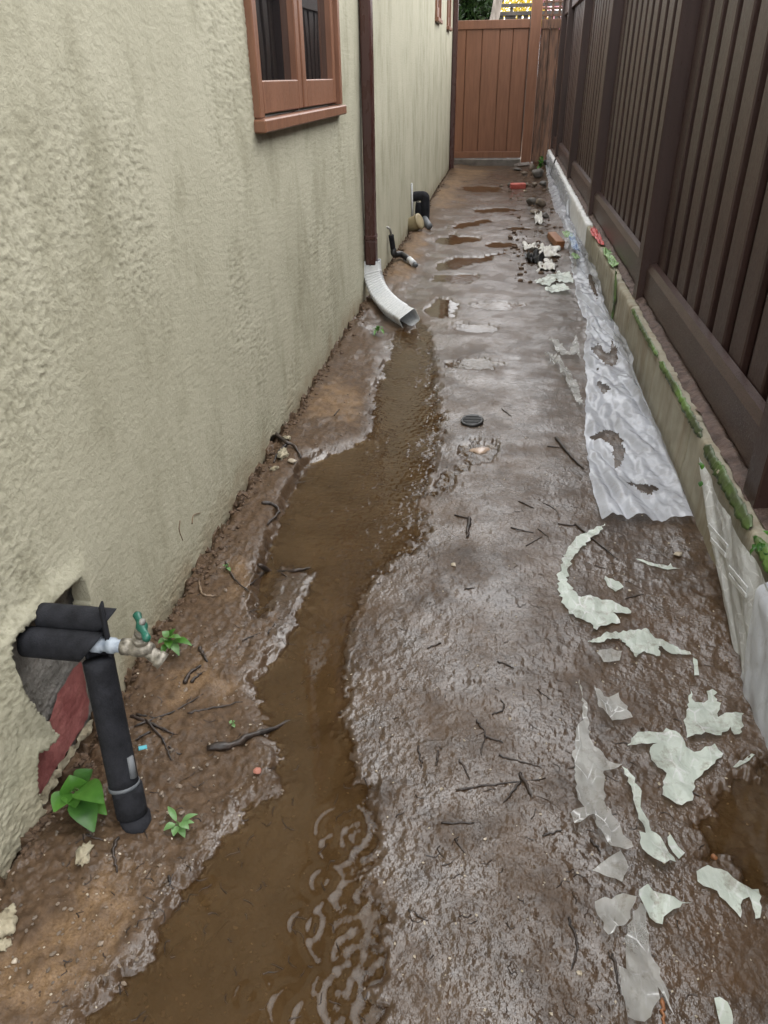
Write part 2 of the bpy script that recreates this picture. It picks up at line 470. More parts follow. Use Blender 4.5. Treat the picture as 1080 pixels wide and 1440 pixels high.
M['greenstrip'] = pm('green_strip', (.045, .062, .022), (.11, .20, .04), 7, .4, 60, .5, .006, stretch=(1, .4, 1), lo=.4, hi=.62)
M['greenbag'] = pm('green_film', (.08, .17, .04), (.22, .36, .13), 9, .3, 50, .6, .01)
M['blue'] = pm('blue_print', (.05, .12, .30), (.42, .48, .52), 16, .4, 50, .3, .005)
M['paper'] = pm('wet_white_cloth', (.48, .46, .42), (.68, .67, .63), 16, .6, 60, .6, .008)
M['leaf'] = leaf_material('leaf_green', (.055, .17, .022), (.11, .28, .045))
M['leafdark'] = leaf_material('leaf_dark', (.030, .10, .020), (.07, .19, .035))
M['leafpale'] = leaf_material('leaf_pale', (.13, .27, .09), (.20, .36, .14))
M['stem'] = pm('plant_stem', (.06, .11, .03), (.11, .17, .05), 20, .5, 60, .2, .002)
M['bluechip'] = pm('turquoise_chip', (.05, .33, .40), (.10, .42, .50), 20, .4, 60, .2, .002)
M['roof'] = pm('roof_shingle', (.06, .05, .045), (.11, .09, .08), 9, .85, 40, .5, .01)
M['eave'] = pm('eave_board', (.14, .085, .06), (.19, .12, .085), 5, .6, 60, .2, .003)
M['concrete'] = pm('wet_concrete', (.075, .06, .048), (.14, .12, .10), 9, .5, 70, .4, .004, coat=.3)
M['bark'] = pm('pale_bark', (.19, .165, .14), (.36, .32, .28), 6, .8, 30, .7, .02, stretch=(3, 3, .6))
M['hedge'] = leaf_material('hedge_leaf', (.012, .028, .008), (.035, .07, .018))
M['yellowflower'] = leaf_material('yellow_leaf', (.55, .42, .03), (.75, .62, .10))
M['pinkflower'] = leaf_material('pink_flower', (.62, .25, .34), (.75, .45, .52))
M['pergola'] = pm('grey_slats', (.045, .040, .036), (.085, .075, .066), 6, .7, 60, .4, .004)
M['whitepaint'] = pm('white_paint', (.75, .76, .77), (.82, .82, .82), 6, .4, 50, .05, .001)

# ------------------------------------------------------------------ terrain
def el(cx, cy, rx, ry, n=14, jit=.18, seed=1):
    rs = np.random.RandomState(seed)
    return [(cx + rx * math.cos(a) * (1 + jit * rs.uniform(-1, 1)), cy + ry * math.sin(a) * (1 + jit * rs.uniform(-1, 1)))
            for a in np.linspace(0, 2 * math.pi, n, endpoint=False)]
PUD = {
    'lower': [(60, 1540), (130, 1435), (205, 1350), (250, 1275), (310, 1185), (345, 1140), (400, 1112), (396, 1070), (372, 1000), (365, 960),
              (385, 925), (412, 880), (438, 832), (452, 795), (470, 775), (545, 770), (552, 792), (520, 812), (502, 845), (486, 900), (490, 950), (482, 1000), (490, 1060),
              (508, 1110), (520, 1200), (530, 1300), (535, 1440), (540, 1540)],
    'upper': [(438, 652), (520, 617), (528, 560), (546, 505), (553, 484), (563, 464), (578, 470), (590, 452), (603, 474), (612, 520), (618, 590), (607, 660), (592, 705),
              (602, 745), (565, 785), (500, 800), (440, 806), (395, 795), (378, 850), (364, 868), (370, 800), (392, 740), (412, 690)],
    'right': [(1062, 1075), (1018, 1120), (992, 1175), (1030, 1225), (1110, 1270), (1160, 1180), (1110, 1080)],
    'spout': el(617, 433, 21, 13, 16, .25, 3),
    'far_a': el(676, 266, 30, 4.5, seed=5), 'far_b': el(700, 296, 34, 3.2, seed=6), 'far_c': [(628, 322), (650, 315), (668, 312), (688, 308), (690, 312), (672, 318), (655, 322), (636, 327)],
    'far_d': el(640, 338, 30, 6, seed=8), 'far_e': [(612, 372), (640, 362), (676, 360), (712, 352), (716, 357), (690, 366), (664, 370), (640, 378), (616, 381)], 'far_f': el(722, 322, 18, 2.4, seed=10), 'far_g': el(700, 344, 24, 3.0, seed=11),
    'far_h': el(640, 392, 34, 7, seed=12), 'far_i': el(700, 430, 36, 5, seed=13), 'far_j': el(668, 462, 30, 6, seed=14), 'far_k': el(668, 512, 34, 8, seed=15),
    'swirl': [(598, 684), (622, 668), (648, 655), (652, 634), (668, 622), (690, 626), (694, 645), (668, 654), (650, 668), (628, 684), (606, 694)],
}
PUDW = {k: gp(v) for k, v in PUD.items()}
BANK = gp([(-420, 1540), (60, 1540), (130, 1440), (205, 1350), (310, 1180), (400, 1102), (372, 1000), (365, 955), (412, 880), (380, 850), (392, 740),
           (438, 650), (520, 615), (528, 560), (546, 500), (520, 455), (560, 420), (590, 385), (612, 352), (625, 325), (650, 300), (660, 262), (700, 240), (720, 225),
           (640, 222), (500, 420), (340, 640), (0, 1150), (-420, 1400)])
SAND = [gp([(-60, 1500), (90, 1440), (165, 1340), (185, 1250), (150, 1205), (110, 1260), (60, 1330), (-60, 1420)]),
        gp([(225, 1030), (300, 990), (330, 960), (290, 930), (235, 985)]),
        gp([(330, 850), (360, 850), (350, 800), (330, 810)]),
        gp([(432, 600), (500, 600), (510, 560), (470, 545), (435, 575)]),
        gp([(545, 420), (585, 395), (600, 350), (600, 320), (570, 350), (545, 385)]),
        gp([(605, 300), (650, 290), (690, 262), (700, 240), (640, 240), (615, 270)])]
TONE = [gp(el(616, 434, 22, 14)), gp([(880, 862), (955, 838), (1008, 872), (1036, 930), (965, 936), (900, 892)]), gp(el(985, 1348, 34, 42, seed=4)), gp([(840, 900), (940, 820), (1020, 860), (1100, 1080), (1120, 1300), (1000, 1420), (930, 1300), (960, 1100), (880, 950)])]
WALLX = -0.85
RWX = 0.70

def terrain(x, y, full=False):
    x = np.asarray(x, float); y = np.asarray(y, float)
    nA = fbm(x * 5, y * 5, 3); nB = fbm(x * 22 + 3, y * 22, 3); nC = fbm(x * 75, y * 75 + 5, 2); nD = vn(x * 150, y * 150)
    nC = nC * sst(3.6, 1.6, y); nD = nD * sst(1.9, 1.0, y); nB = nB * (1 - .7 * sst(5, 9, y))
    wob = .014 * nB + .007 * nC
    bk = sdf(BANK, x, y) + wob * 1.4
    bk = bk + .05 * (nA + .6 * fbm(x * 11, y * 6, 3)) * np.clip(y - 3, 0, 5) / 2
    wd = 1 + .6 * np.clip(y - 3, 0, 8)
    bank = sst(0, 1, (.03 * wd - bk) / (.08 * wd))
    dp = np.full(x.shape, 9.)
    for k, p in PUDW.items():
        lo = p.min(0) - .3; hi = p.max(0) + .3
        m = (x > lo[0]) & (x < hi[0]) & (y > lo[1]) & (y < hi[1])
        if m.any(): dp[m] = np.minimum(dp[m], sdf(p, x[m], y[m]))
    dp = dp + wob * (1 + 1.1 * sst(-.36, -.2, x) * sst(4.2, 3.2, y) + .35 * np.clip(y - 2, 0, 8)) + (.014 * nA + .012 * fbm(x * 4 + 9, y * 7, 3)) * np.clip(y - 3.5, 0, 5)
    far = sst(5, 9, y)
    hw = .0055 + .0022 * nA + .0012 * nC + .0009 * nD + .0009 * nB
    hb = .011 + .036 * sst(-.48, -.80, x) + .005 * nB + .0032 * nC + .006 * nA + .001 * nD
    h = hw * (1 - bank) + hb * bank
    # debris bank along the retaining wall
    rb = sst(.46, .68, x) * (.012 + .045 * sst(5.5, 9, y)); h = h + rb * (1 + .4 * nB)
    # shallow transverse rills far along the alley
    h = h + far * (1 - bank) * .006 * np.sin(y * 5.2 + 1.3 * nA + x * 2) 
    h = np.maximum(h, .0025)
    inside = sst(.006, -.10, dp)
    pit = -(.022 - .013 * sst(.30, .42, x) - .012 * sst(3.8, 5, y)) + .005 * nB + .002 * nC
    h = np.where(dp < .03, h * sst(-.002, .03, dp) + 0.0012 * sst(-.002, .006, dp), h)
    h = h * (1 - inside) + pit * inside - .004 * sst(.004, -.006, dp)
    # crevice where the soil has drawn back from the stucco
    cv = sst(-.805, -.845, x + .012 * nB) * (y < 13.2)
    h = h - .045 * cv * sst(-.2, .5, nB + .25)
    # dug-out hollow under the exposed foundation
    h = h - .03 * np.exp(-(((x + .84) / .09) ** 2 + ((y - .93) / .14) ** 2))
    if not full: return h
    wet = (1 - bank) * 1.0 + bank * .16 + .18 * nA * bank
    wet = np.where(dp < .05, np.maximum(wet, sst(.07, .005, dp)), wet)
    wet = wet * (1 - .55 * sst(.62, .70, x))
    sand = np.zeros(x.shape)
    for p in SAND: sand = np.maximum(sand, sst(.045, -.06, sdf(p, x, y) + .05 * nB))
    tone = np.zeros(x.shape)
    for i, p in enumerate(TONE): tone = np.maximum(tone, sst(.05, -.06, sdf(p, x, y) + .06 * nB) * (.85 if i == 0 else .6 if i < 3 else .3))
    tone = np.maximum(tone, inside * .35)
    return h, np.clip(wet, 0, 1), sand * bank, tone
def H(x, y): return float(terrain(np.array([x]), np.array([y]))[0])
def GH(px, py, up=0.0):
    z = 0.0
    for _ in range(3):
        g = G(px, py, z); z = H(g[0], g[1])
    g = G(px, py, z); return np.array([g[0], g[1], z + up])

def rows(y0, y1, s0, yref, e):
    ys = [y0]
    while ys[-1] < y1: ys.append(ys[-1] + s0 * max(1, ys[-1] / yref) ** e)
    return np.array(ys)
ys = np.concatenate([np.linspace(-2.5, .44, 40), rows(.45, 13.6, .0032, .9, 1.30)])
xs = np.linspace(-.93, .80, 500)
Xg, Yg = np.meshgrid(xs, ys, indexing='ij')
hz, wet, sand, tone = terrain(Xg.ravel(), Yg.ravel(), True)
me = npm('mud_ground', np.stack([Xg.ravel(), Yg.ravel(), hz], 1), gridf(len(xs), len(ys)))
attr(me, 'wet', wet); attr(me, 'sand', sand); attr(me, 'tone', tone)
mud = stru(link('path', me, None, M['mud']))

# wide ground sheet to the horizon, below the alley
gs = link('ground', pym('ground', [(-400, -400, -.09), (400, -400, -.09), (400, 600, -.09), (-400, 600, -.09)], [(0, 1, 2, 3)]), None, M['soilground']); stru(gs)

# water in the hollows
RINGS = [(478, 1165, .055), (470, 1193, .035), (505, 1180, .04), (490, 1262, .035), (488, 1310, .075), (505, 1345, .05), (500, 1405, .06), (470, 1395, .04),
         (410, 1420, .04), (425, 1300, .03), (520, 1262, .03), (455, 1240, .03), (520, 1390, .04), (450, 1440, .05), (350, 1400, .03)]
RW = [(*G(a, b)[:2], r) for a, b, r in RINGS]
for k, p in PUDW.items():
    if k == 'upper': continue
    lo = p.min(0) - .05; hi = p.max(0) + .05
    if k == 'lower':
        lo = np.minimum(lo, PUDW['upper'].min(0) - .05); hi = np.maximum(hi, PUDW['upper'].max(0) + .05); lo[1] = max(lo[1], .45)
    big = k == 'lower'
    st = .0032 if big else .004 if k == 'swirl' else max(.01, (hi[1] - lo[1]) / 60)
    xa = np.arange(lo[0], hi[0], st); ya = np.arange(lo[1], hi[1], st)
    A, B = np.meshgrid(xa, ya, indexing='ij'); a = A.ravel(); b = B.ravel()
    d = sdf(p, a, b)
    if big: d = np.minimum(d, sdf(PUDW['upper'], a, b))
    z = np.zeros(a.shape)
    flow = np.full(a.shape, .05)
    if k == 'lower':
        for cx, cy, r in RW:
            q = np.hypot(a - cx, b - cy)
            z += .00085 * np.cos((q - r) / .0065) * np.exp(-((q - r) / .011) ** 2) + .00045 * np.cos(q / .005) * np.exp(-(q / (r * .5)) ** 2)
        rightside = sst(-.03, .10, a - (G(440, 1300)[0]))
        z += .00020 * rightside * vn(a * 60 + .5 * vn(a * 20, b * 20), b * 38)
        flow = .05 + .45 * rightside + .75 * sst(1.35, 1.6, b)
        fl = fbm(a * 9, b * 4, 2); up_ = sst(1.75, 2.1, b)
        z += up_ * (.0012 * vn(a * 34 + b * 12, b * 30 - a * 9) * sst(-.1, .5, fl) + .0004 * vn(a * 90, b * 90))
        flow = flow * (1 - up_) + up_ * (.25 + .75 * sst(-.1, .4, fl))
    else:
        flow[:] = .10 if k != 'swirl' else 1.0
        if k == 'swirl': z += .0016 * vn(a * 40 + b * 25, b * 38)
        if k.startswith('far'): flow[:] = .35
    keep = d < .045
    F = gridf(len(xa), len(ya)); F = F[keep[F].all(1)]
    used = np.unique(F); idx = np.full(len(a), -1); idx[used] = np.arange(len(used))
    me = npm('puddle', np.stack([a, b, z], 1)[used], idx[F]); attr(me, 'flow', flow[used]); attr(me, 'depth', np.clip(-terrain(a[used], b[used]) / .009, 0, 1))
    stru(link('puddle', me, None, M['water']))

# ------------------------------------------------------------------ house
house = empty('house', (-3.2, 6, 0))
tag(house, 'cream stucco house wall with orange brown wooden windows beside the muddy path', 'house')
HOLE = [tuple(WX(a, b, WALLX)[1:]) for a, b in [(108, 808), (116, 832), (121, 862), (130, 900), (150, 960), (182, 1010), (175, 1050), (120, 1130), (52, 1140),
        (46, 1112), (44, 1062), (60, 1050), (76, 1036), (52, 1008), (34, 988), (22, 960), (10, 925), (9, 905), (40, 868), (75, 840)]]
HOLE = np.array(HOLE)
WTOP = 2.78
ysw = np.concatenate([np.linspace(-2.5, .6, 30), rows(.61, 13.05, .0042, .9, 1.25)])
zsw = np.concatenate([np.linspace(-.06, 1.75, 400), np.linspace(1.78, WTOP, 20)])
Yw, Zw = np.meshgrid(ysw, zsw, indexing='ij')
a = Yw.ravel().copy(); b = Zw.ravel().copy()
# broken lower edge: squash the lowest rows up to an uneven line
edge = .012 + .016 * fbm(a * 6, a * 0 + 2.2, 4) + .010 * vn(a * 45, a * 0 + 7)
edge += .05 * np.exp(-((a - 2.62) / .05) ** 2) + .035 * np.exp(-((a - 2.78) / .03) ** 2)
edge = np.where(a < .80, edge - .08 * sst(.80, .60, a), edge)
tt = np.clip((b + .06) / .2, 0, 1); b = np.where(b < .14, edge + (0.14 - edge) * tt, b)
patchy = sst(-.25, .55, fbm(a * 2.4, b * 2.0 + 4, 3))
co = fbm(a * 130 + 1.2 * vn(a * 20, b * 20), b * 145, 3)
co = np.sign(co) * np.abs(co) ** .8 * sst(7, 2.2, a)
fi = fbm(a * 170, b * 170, 2)
nearer = 1.0
dx = (.0005 + .0011 * patchy) * co + .0005 * fi + .004 * fbm(a * 1.2, b * 1.2, 2)
dh = sdf(HOLE + 0.0, a, b)
dhn = dh + .004 * vn(a * 120, b * 120)
# snap wall vertices next to the hole outline onto it
x = WALLX + dx
x = x + .012 * np.exp(-(np.maximum(dh, 0) / .035) ** 2) * (dh < .15)
low = sst(.16, .0, b + .05 * fbm(a * 9, b * 9 + 3, 3)) 
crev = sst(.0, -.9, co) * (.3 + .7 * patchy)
WIN = []
V = np.stack([x, a, b], 1); F = gridf(len(ysw), len(zsw))[:, ::-1]
cen = dhn[F].mean(1); F = F[cen > 0]
for (wy0, wy1, wz0, wz1) in ((2.775, 4.235, 1.18, 2.35), (9.93, 10.55, 1.87, 2.45), (11.72, 12.25, 1.87, 2.45)):
    cy_ = V[F, 1].mean(1); cz_ = V[F, 2].mean(1)
    F = F[~((cy_ > wy0 + .02) & (cy_ < wy1 - .02) & (cz_ > wz0) & (cz_ < wz1 - .02))]
# inward rim so that the broken edge shows the plaster's thickness
from collections import Counter
E1 = np.concatenate([F[:, [0, 1]], F[:, [1, 2]], F[:, [2, 3]], F[:, [3, 0]]])
key = np.sort(E1, 1); kk = key[:, 0].astype(np.int64) * len(V) + key[:, 1]
u, inv, cnt = np.unique(kk, return_inverse=True, return_counts=True)
BE = E1[cnt[inv] == 1]
BE = BE[(V[BE[:, 0], 2] < .8) & (V[BE[:, 0], 1] > -2) & (V[BE[:, 0], 1] < 13)]
bv = np.unique(BE); mp = {int(i): len(V) + n for n, i in enumerate(bv)}
V2 = V[bv].copy(); V2[:, 0] = WALLX - .024 + .003 * vn(V2[:, 1] * 80, V2[:, 2] * 80)
F2 = np.array([(e[1], e[0], mp[int(e[0])], mp[int(e[1])]) for e in BE])
me = npm('wall', np.vstack([V, V2]), np.vstack([F, F2]))
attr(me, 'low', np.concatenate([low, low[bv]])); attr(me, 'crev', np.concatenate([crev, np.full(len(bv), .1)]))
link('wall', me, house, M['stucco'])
# foundation behind it, red paint on its lower part near the tap
fy = np.linspace(-2.5, 13.0, 900); fz = np.linspace(-.15, .62, 60)
A, B = np.meshgrid(fy, fz, indexing='ij'); a = A.ravel(); b = B.ravel()
fx = WALLX - .030 + .004 * fbm(a * 22, b * 30, 3) - .010 * sst(.1, .5, fbm(a * 9, b * 9, 3)) * sst(.12, .2, b)
link('foundation', npm('foundation', np.stack([fx, a, b], 1), gridf(len(fy), len(fz))[:, ::-1]), house, M['foundation'])
RED = np.array([tuple(WX(p, q, WALLX - .02)[1:]) for p, q in [(112, 930), (124, 985), (122, 1010), (96, 1052), (48, 1128), (30, 1125), (44, 1070), (58, 1042), (70, 1008), (80, 975), (98, 945)]])
o2, f2 = patch2d(jag_outline(RED, .012, .003, 3), .012)
xr = WALLX - .0175 + .0018 * fbm(o2[:, 0] * 60, o2[:, 1] * 60, 2)
pr = link('red_paint_patch', pym('red_paint_patch', np.stack([xr, o2[:, 0], o2[:, 1]], 1), [f[::-1] for f in f2], True), house, M['redpaint'])
pr['label'] = 'red painted strip of bare foundation under the broken stucco'
RIM = np.array([tuple(WX(p, q, WALLX - .01)[1:]) for p, q in [(126, 1010), (130, 1022), (100, 1062), (72, 1110), (48, 1142), (46, 1130), (96, 1054)]])
o2, f2 = patch2d(jag_outline(RIM, .008, .004, 5), .008)
xr = WALLX - .006 + .006 * fbm(o2[:, 0] * 90, o2[:, 1] * 90, 2)
link('broken_plaster_lip', pym('broken_plaster_lip', np.stack([xr, o2[:, 0], o2[:, 1]], 1), [f[::-1] for f in f2], True), house, M['chip'])
# remaining body of the house
box('end_wall', (-6.0, 13.03, -.1), (WALLX - .004, 13.10, WTOP), M['stucco'], house, 0)
box('back_wall', (-6.0, -2.5, -.1), (-5.9, 13.03, WTOP), M['stucco'], house, 0)
box('near_wall', (-5.9, -2.58, -.1), (WALLX - .004, -2.5, WTOP), M['stucco'], house, 0)
rv = [(WALLX + .30, -2.9, 2.72), (WALLX + .30, 13.4, 2.72), (-3.4, 13.4, 3.75), (-3.4, -2.9, 3.75), (-6.3, -2.9, 2.72), (-6.3, 13.4, 2.72)]
rv += [(p[0], p[1], p[2] + .09) for p in rv]
roof = link('roof', pym('roof', rv, [(0, 3, 2, 1), (3, 4, 5, 2), (6, 7, 8, 9), (9, 8, 11, 10), (0, 1, 7, 6), (4, 10, 11, 5), (0, 6, 9, 3), (3, 9, 10, 4), (1, 2, 8, 7), (2, 5, 11, 8)]), house, M['roof'])
box('soffit', (WALLX - .02, -2.6, 2.64), (WALLX + .27, 13.2, 2.70), M['eave'], house, .002)
box('gutter', (WALLX + .19, -2.8, 2.74), (WALLX + .31, 13.3, 2.85), M['spout'], house, .01)

def window(y0, y1, z0, z1, detail=True):
    """casement window: frame proud of the stucco, two sashes, sill"""
    X0 = WALLX - .05; X1 = WALLX + .022
    fw = .05
    bm = bmesh.new()
    box_bm(bm, (X0, y0, z0 + .003), (X1, y0 + fw, z1), .003)
    box_bm(bm, (X0, y1 - fw, z0 + .003), (X1, y1, z1), .003)
    box_bm(bm, (X0, y0 + fw, z1 - fw), (X1, y1 - fw, z1), .003)
    me = bpy.data.meshes.new('window'); bm.to_mesh(me); bm.free()
    w = link('window', me, house, M['wfloor'])
    sl = boxm('sill', (X0, y0 - .012, z0 - .042), (WALLX + .040, y1 + .010, z0), .005)
    link('sill', sl, w, M['wfloor'], loc=(0, 0, 0))
    ym = (y0 + y1) / 2 if not detail else y0 + (y1 - y0) * .485
    a0 = y0 + fw + .004; a1 = y1 - fw - .004
    for s, (p, q) in enumerate(((a0, ym - .012), (ym + .012, a1))):
        if q - p < .1: continue
        bm = bmesh.new(); sx0 = WALLX - .045; sx1 = WALLX + .002
        st = .062 if detail else .04
        box_bm(bm, (sx0, p, z0 + .012), (sx1, p + st, z1 - fw - .004), .004)
        box_bm(bm, (sx0, q - st, z0 + .012), (sx1, q, z1 - fw - .004), .004)
        box_bm(bm, (sx0, p + st, z0 + .012), (sx1, q - st, z0 + .115), .004)
        box_bm(bm, (sx0, p + st, z1 - fw - .09), (sx1, q - st, z1 - fw - .004), .004)
        me = bpy.data.meshes.new('sash'); bm.to_mesh(me); bm.free()
        link('sash', me, w, M['wfloor'], loc=(0, 0, 0))
        pn = boxm('pane', (WALLX - .038, p + st - .004, z0 + .11), (WALLX - .026, q - st + .004, z1 - fw - .08), 0)
        link('pane', pn, w, M['glass'], loc=(0, 0, 0))
    link('mullion', boxm('mullion', (WALLX - .055, ym - .0115, z0 + .004), (WALLX - .022, ym + .0115, z1 - fw - .003), .0), w, M['wfl_dark'], loc=(0, 0, 0))
    return w
window(2.775, 4.235, 1.18, 2.35)
window(9.93, 10.55, 1.87, 2.45, False)
window(11.72, 12.25, 1.87, 2.45, False)

# ------------------------------------------------------------------ fence on the right, on its low wall
FX = .80
fence = empty('fence', (FX, 7, .25))
tag(fence, 'tall dark brown wooden fence with vertical boards standing on the low block wall', 'fence')
PY = [-.35, 1.93, 4.13, 6.86, 9.45, 12.05, 13.45]
FTOP = 2.26
def post_mesh():
    bm = bmesh.new(); box_bm(bm, (-.055, -.055, 0), (.06, .055, FTOP + .06 - .26), .004)
    me = bpy.data.meshes.new('post'); bm.to_mesh(me); bm.free(); return me
pmesh = post_mesh()
bd_w = .150
bmesh_board = boxm('board', (0, -bd_w / 2, 0), (.03, bd_w / 2, FTOP - .30), .006, seg=2)
back_board = boxm('backing_board', (0, -.10, 0), (.012, .10, FTOP - .30), .001)
for m_ in (pmesh, bmesh_board, back_board): m_.materials.append(M['fence'])
for i, y in enumerate(PY):
    o = link('post', pmesh, fence, None, loc=(0, 0, 0)); o.location = (-.01, y - 7, .262 - .25)
for i in range(len(PY) - 1):
    y0 = PY[i] + .055; y1 = PY[i + 1] - .055
    L = y1 - y0; n = max(1, round(L / .232)); p = L / n
    for k in range(n):
        yc = y0 + (k + .5) * p
        o = link('board', bmesh_board, fence, None, loc=(0, 0, 0))
        o.location = (.012 + random.uniform(-.002, .002), yc - 7 + random.uniform(-.004, .004), .03)
        if k < n:
            o = link('backing_board', back_board, fence, None, loc=(0, 0, 0)); o.location = (.045, yc + p * .5 - 7 - (p * .5 if k == n - 1 else 0), .03)
            o.scale = (1, (p / .2) * .98, 1)
    bm = bmesh.new()
    # kick board with a chamfered, weathered top ledge
    pts = [(-.034, .30), (-.034, .425), (-.018, .452), (.010, .456), (.010, .30)]
    v0 = [bm.verts.new((FX + q[0], y0 + .002, q[1])) for q in pts]; v1 = [bm.verts.new((FX + q[0], y1 - .002, q[1])) for q in pts]
    for j in range(len(pts)):
        bm.faces.new((v0[j], v0[(j + 1) % 5], v1[(j + 1) % 5], v1[j]))
    bm.faces.new(v0[::-1]); bm.faces.new(v1)
    bmesh.ops.recalc_face_normals(bm, faces=bm.faces)
    me = bpy.data.meshes.new('kick_board'); bm.to_mesh(me); bm.free()
    link('kick_board', me, fence, M['fencetrim'])
    box('base_strip', (FX - .022, y0 + .003, .262), (FX + .03, y1 - .003, .2985), M['fencetrim'], fence, .003)
    box('top_rail', (FX - .034, y0 + .002, FTOP - .22), (FX + .011, y1 - .002, FTOP - .02), M['fencetrim'], fence, .006)
    box('cap', (FX - .06, y0 + .001, FTOP - .018), (FX + .075, y1 - .001, FTOP + .012), M['fencetrim'], fence, .005)

# low retaining wall of blocks
rw = empty('retaining_wall', (RWX + .1, 7, 0))
tag(rw, 'low pale concrete block wall under the brown fence', 'wall')
BY = [-.6, .9, 2.5, 3.98, 4.72, 5.55, 6.45, 7.25, 8.1, 9.0, 10.0, 11.1, 12.2, 13.5]
for i in range(len(BY) - 1):
    y0, y1 = BY[i] + .004, BY[i + 1] - .004
    ny = max(4, int((y1 - y0) / .03)); nz = 12
    top = .255 + random.uniform(-.006, .006) - (.0 if y0 > 3 else .0); xo = RWX + random.uniform(-.004, .004)
    # front face + top as one bent grid
    prof = [(0, z) for z in np.linspace(-.12, top - .012, nz)] + [(.004, top - .003), (.013, top)] + [(q, top) for q in (.05, .09, .13)]
    P = np.array(prof); yy = np.linspace(y0, y1, ny)
    A = np.repeat(yy, len(P)); px_ = np.tile(P[:, 0], ny); pz = np.tile(P[:, 1], ny)
    nx_ = .004 * fbm(A * 14, pz * 14 + px_ * 10, 3); jag = .006 * fbm(A * 20 + 3, px_ * 0, 3) * (pz > top - .02)
    Vb = np.stack([xo + px_ + nx_, A, pz + jag], 1); Fb = gridf(ny, len(P)).tolist()
    k = len(P); base = len(Vb)
    Fb += []
    me = pym('block', list(Vb), [tuple(q[::-1]) for q in Fb] + [tuple(range(0, k)), tuple(range((ny - 1) * k + k - 1, (ny - 1) * k - 1, -1))], True)
    bmm = bmesh.new(); bmm.from_mesh(me)
    geo = [f for f in bmm.faces]
    bmesh.ops.recalc_face_normals(bmm, faces=geo); bmm.to_mesh(me); bmm.free()
    o = link('block', me, rw, M['blockwhite'] if y0 > 6.4 else M['block'])
# mortar and soil along the top of the wall at the fence's foot
yy = np.linspace(.6, 13.4, 420); uu = np.linspace(0, 1, 7)
A, U = np.meshgrid(yy, uu, indexing='ij'); a = A.ravel(); u = U.ravel()
zz = .262 + .016 * np.sin(u * math.pi) * (1 + .8 * fbm(a * 12, u * 3, 3)) + .004 * fbm(a * 40, u * 8, 2)
me = npm('mortar_bed', np.stack([RWX + .035 + u * .10 + .006 * fbm(a * 15, u * 0, 2), a, zz], 1), gridf(len(yy), 7)[:, ::-1])
o = link('mortar_bed', me, rw, pm('mortar_soil', (.055, .034, .027), (.125, .082, .066), 20, .75, 60, .8, .01)); 

# ------------------------------------------------------------------ gate at the end
GY = 13.62
def gx(px, py=125): return WY(px, py, GY)[0]
gz0 = WY(690, 222, GY)[2]; gz1 = WY(690, 28, GY)[2]
gate = empty('garden_gate', (0, GY, 0))
tag(gate, 'orange brown plank gate closing the far end of the path', 'gate')
gl, gr = gx(634), gx(738)
pb = WY(680, 213, GY)[2]; pt = WY(680, 41, GY)[2]
cuts = [gl, gx(653), gx(675), gx(699), gx(717), gr]
for i in range(5):
    box('plank', (cuts[i] + .004, GY, pb - .02), (cuts[i + 1] - .004, GY + .022, pt + .02), M['gate'], gate, .005)
box('backing', (gl, GY + .024, gz0 + .02), (gr + .014, GY + .034, gz1 - .03), M['oldwood'], gate, 0)
box('top_rail', (gl - .02, GY - .030, pt), (gr + .01, GY - .002, gz1), M['gate'], gate, .005)
box('bottom_rail', (gl - .02, GY - .030, gz0), (gr + .01, GY - .002, pb), M['gate'], gate, .005)
box('stile', (gl - .09, GY - .031, gz0 + .002), (gl - .021, GY - .001, gz1 - .002), M['gate'], gate, .004)
hng = box('hinge', (gl - .06, GY - .038, gz0 + .02), (gl + .03, GY - .0315, gz0 + .07), M['steel'], gate, .002)
gp_ = box('gate_post', (gr + .018, GY - .06, -.08), (gx(754), GY + .07, 2.75), M['gate'], None, .006)
tag(gp_, 'thick orange brown square post to which the plank gate closes', 'post')
hp = box('house_corner_downspout', (WALLX + .004, 12.92, -.03), (WALLX + .075, 13.0, 2.74), M['spout'], None, .008)
hp.name = 'downspout'
tag(hp, 'dark brown straight downspout at the house corner next to the gate', 'downspout')
sill_ = box('concrete_threshold', (-1.0, GY - .12, -.09), (gr + .01, GY + .35, gz0 - .004), M['concrete'], None, .012)
tag(sill_, 'grey wet concrete threshold below the plank gate', 'threshold')
# old panel between the post and the fence
op = empty('old_fence_panel', (.5, GY, 0)); tag(op, 'weathered brown board panel with open lattice top right of the gate post', 'fence panel')
ox0 = gx(754) + .004; ox1 = .86
nb = 3
box('backing', (ox0, GY + .032, -.05), (ox1, GY + .045, WY(770, 42, GY)[2]), M['oldwood'], op, 0)
for i in range(nb):
    a = ox0 + (ox1 - ox0) * i / nb; b_ = ox0 + (ox1 - ox0) * (i + 1) / nb
    box('board', (a + .004, GY + random.uniform(0, .008), .05), (b_ - .004, GY + .03, WY(770, 40, GY)[2]), M['oldwood'], op, .004)
zr = WY(770, 38, GY)[2]
box('rail', (ox0, GY - .025, zr - .02), (ox1, GY - .001, zr + .10), M['oldwood'], op, .005)
box('top_rail', (ox0, GY - .025, zr + .50), (ox1, GY + .02, zr + .57), M['oldwood'], op, .005)
for i in range(5):
    s = zr + .10 + i * .085
    for sg in (1,):
        box('lattice_slat', (ox0 + .005, GY + .004, s + .035), (ox1 - .005, GY + .014, s + .065), M['oldwood'], op, .001)
for i in range(4):
    xx = ox0 + (ox1 - ox0) * (i + .5) / 4
    box('lattice_slat', (xx - .018, GY + .0155, zr + .08), (xx + .018, GY + .024, zr + .52), M['oldwood'], op, .001)

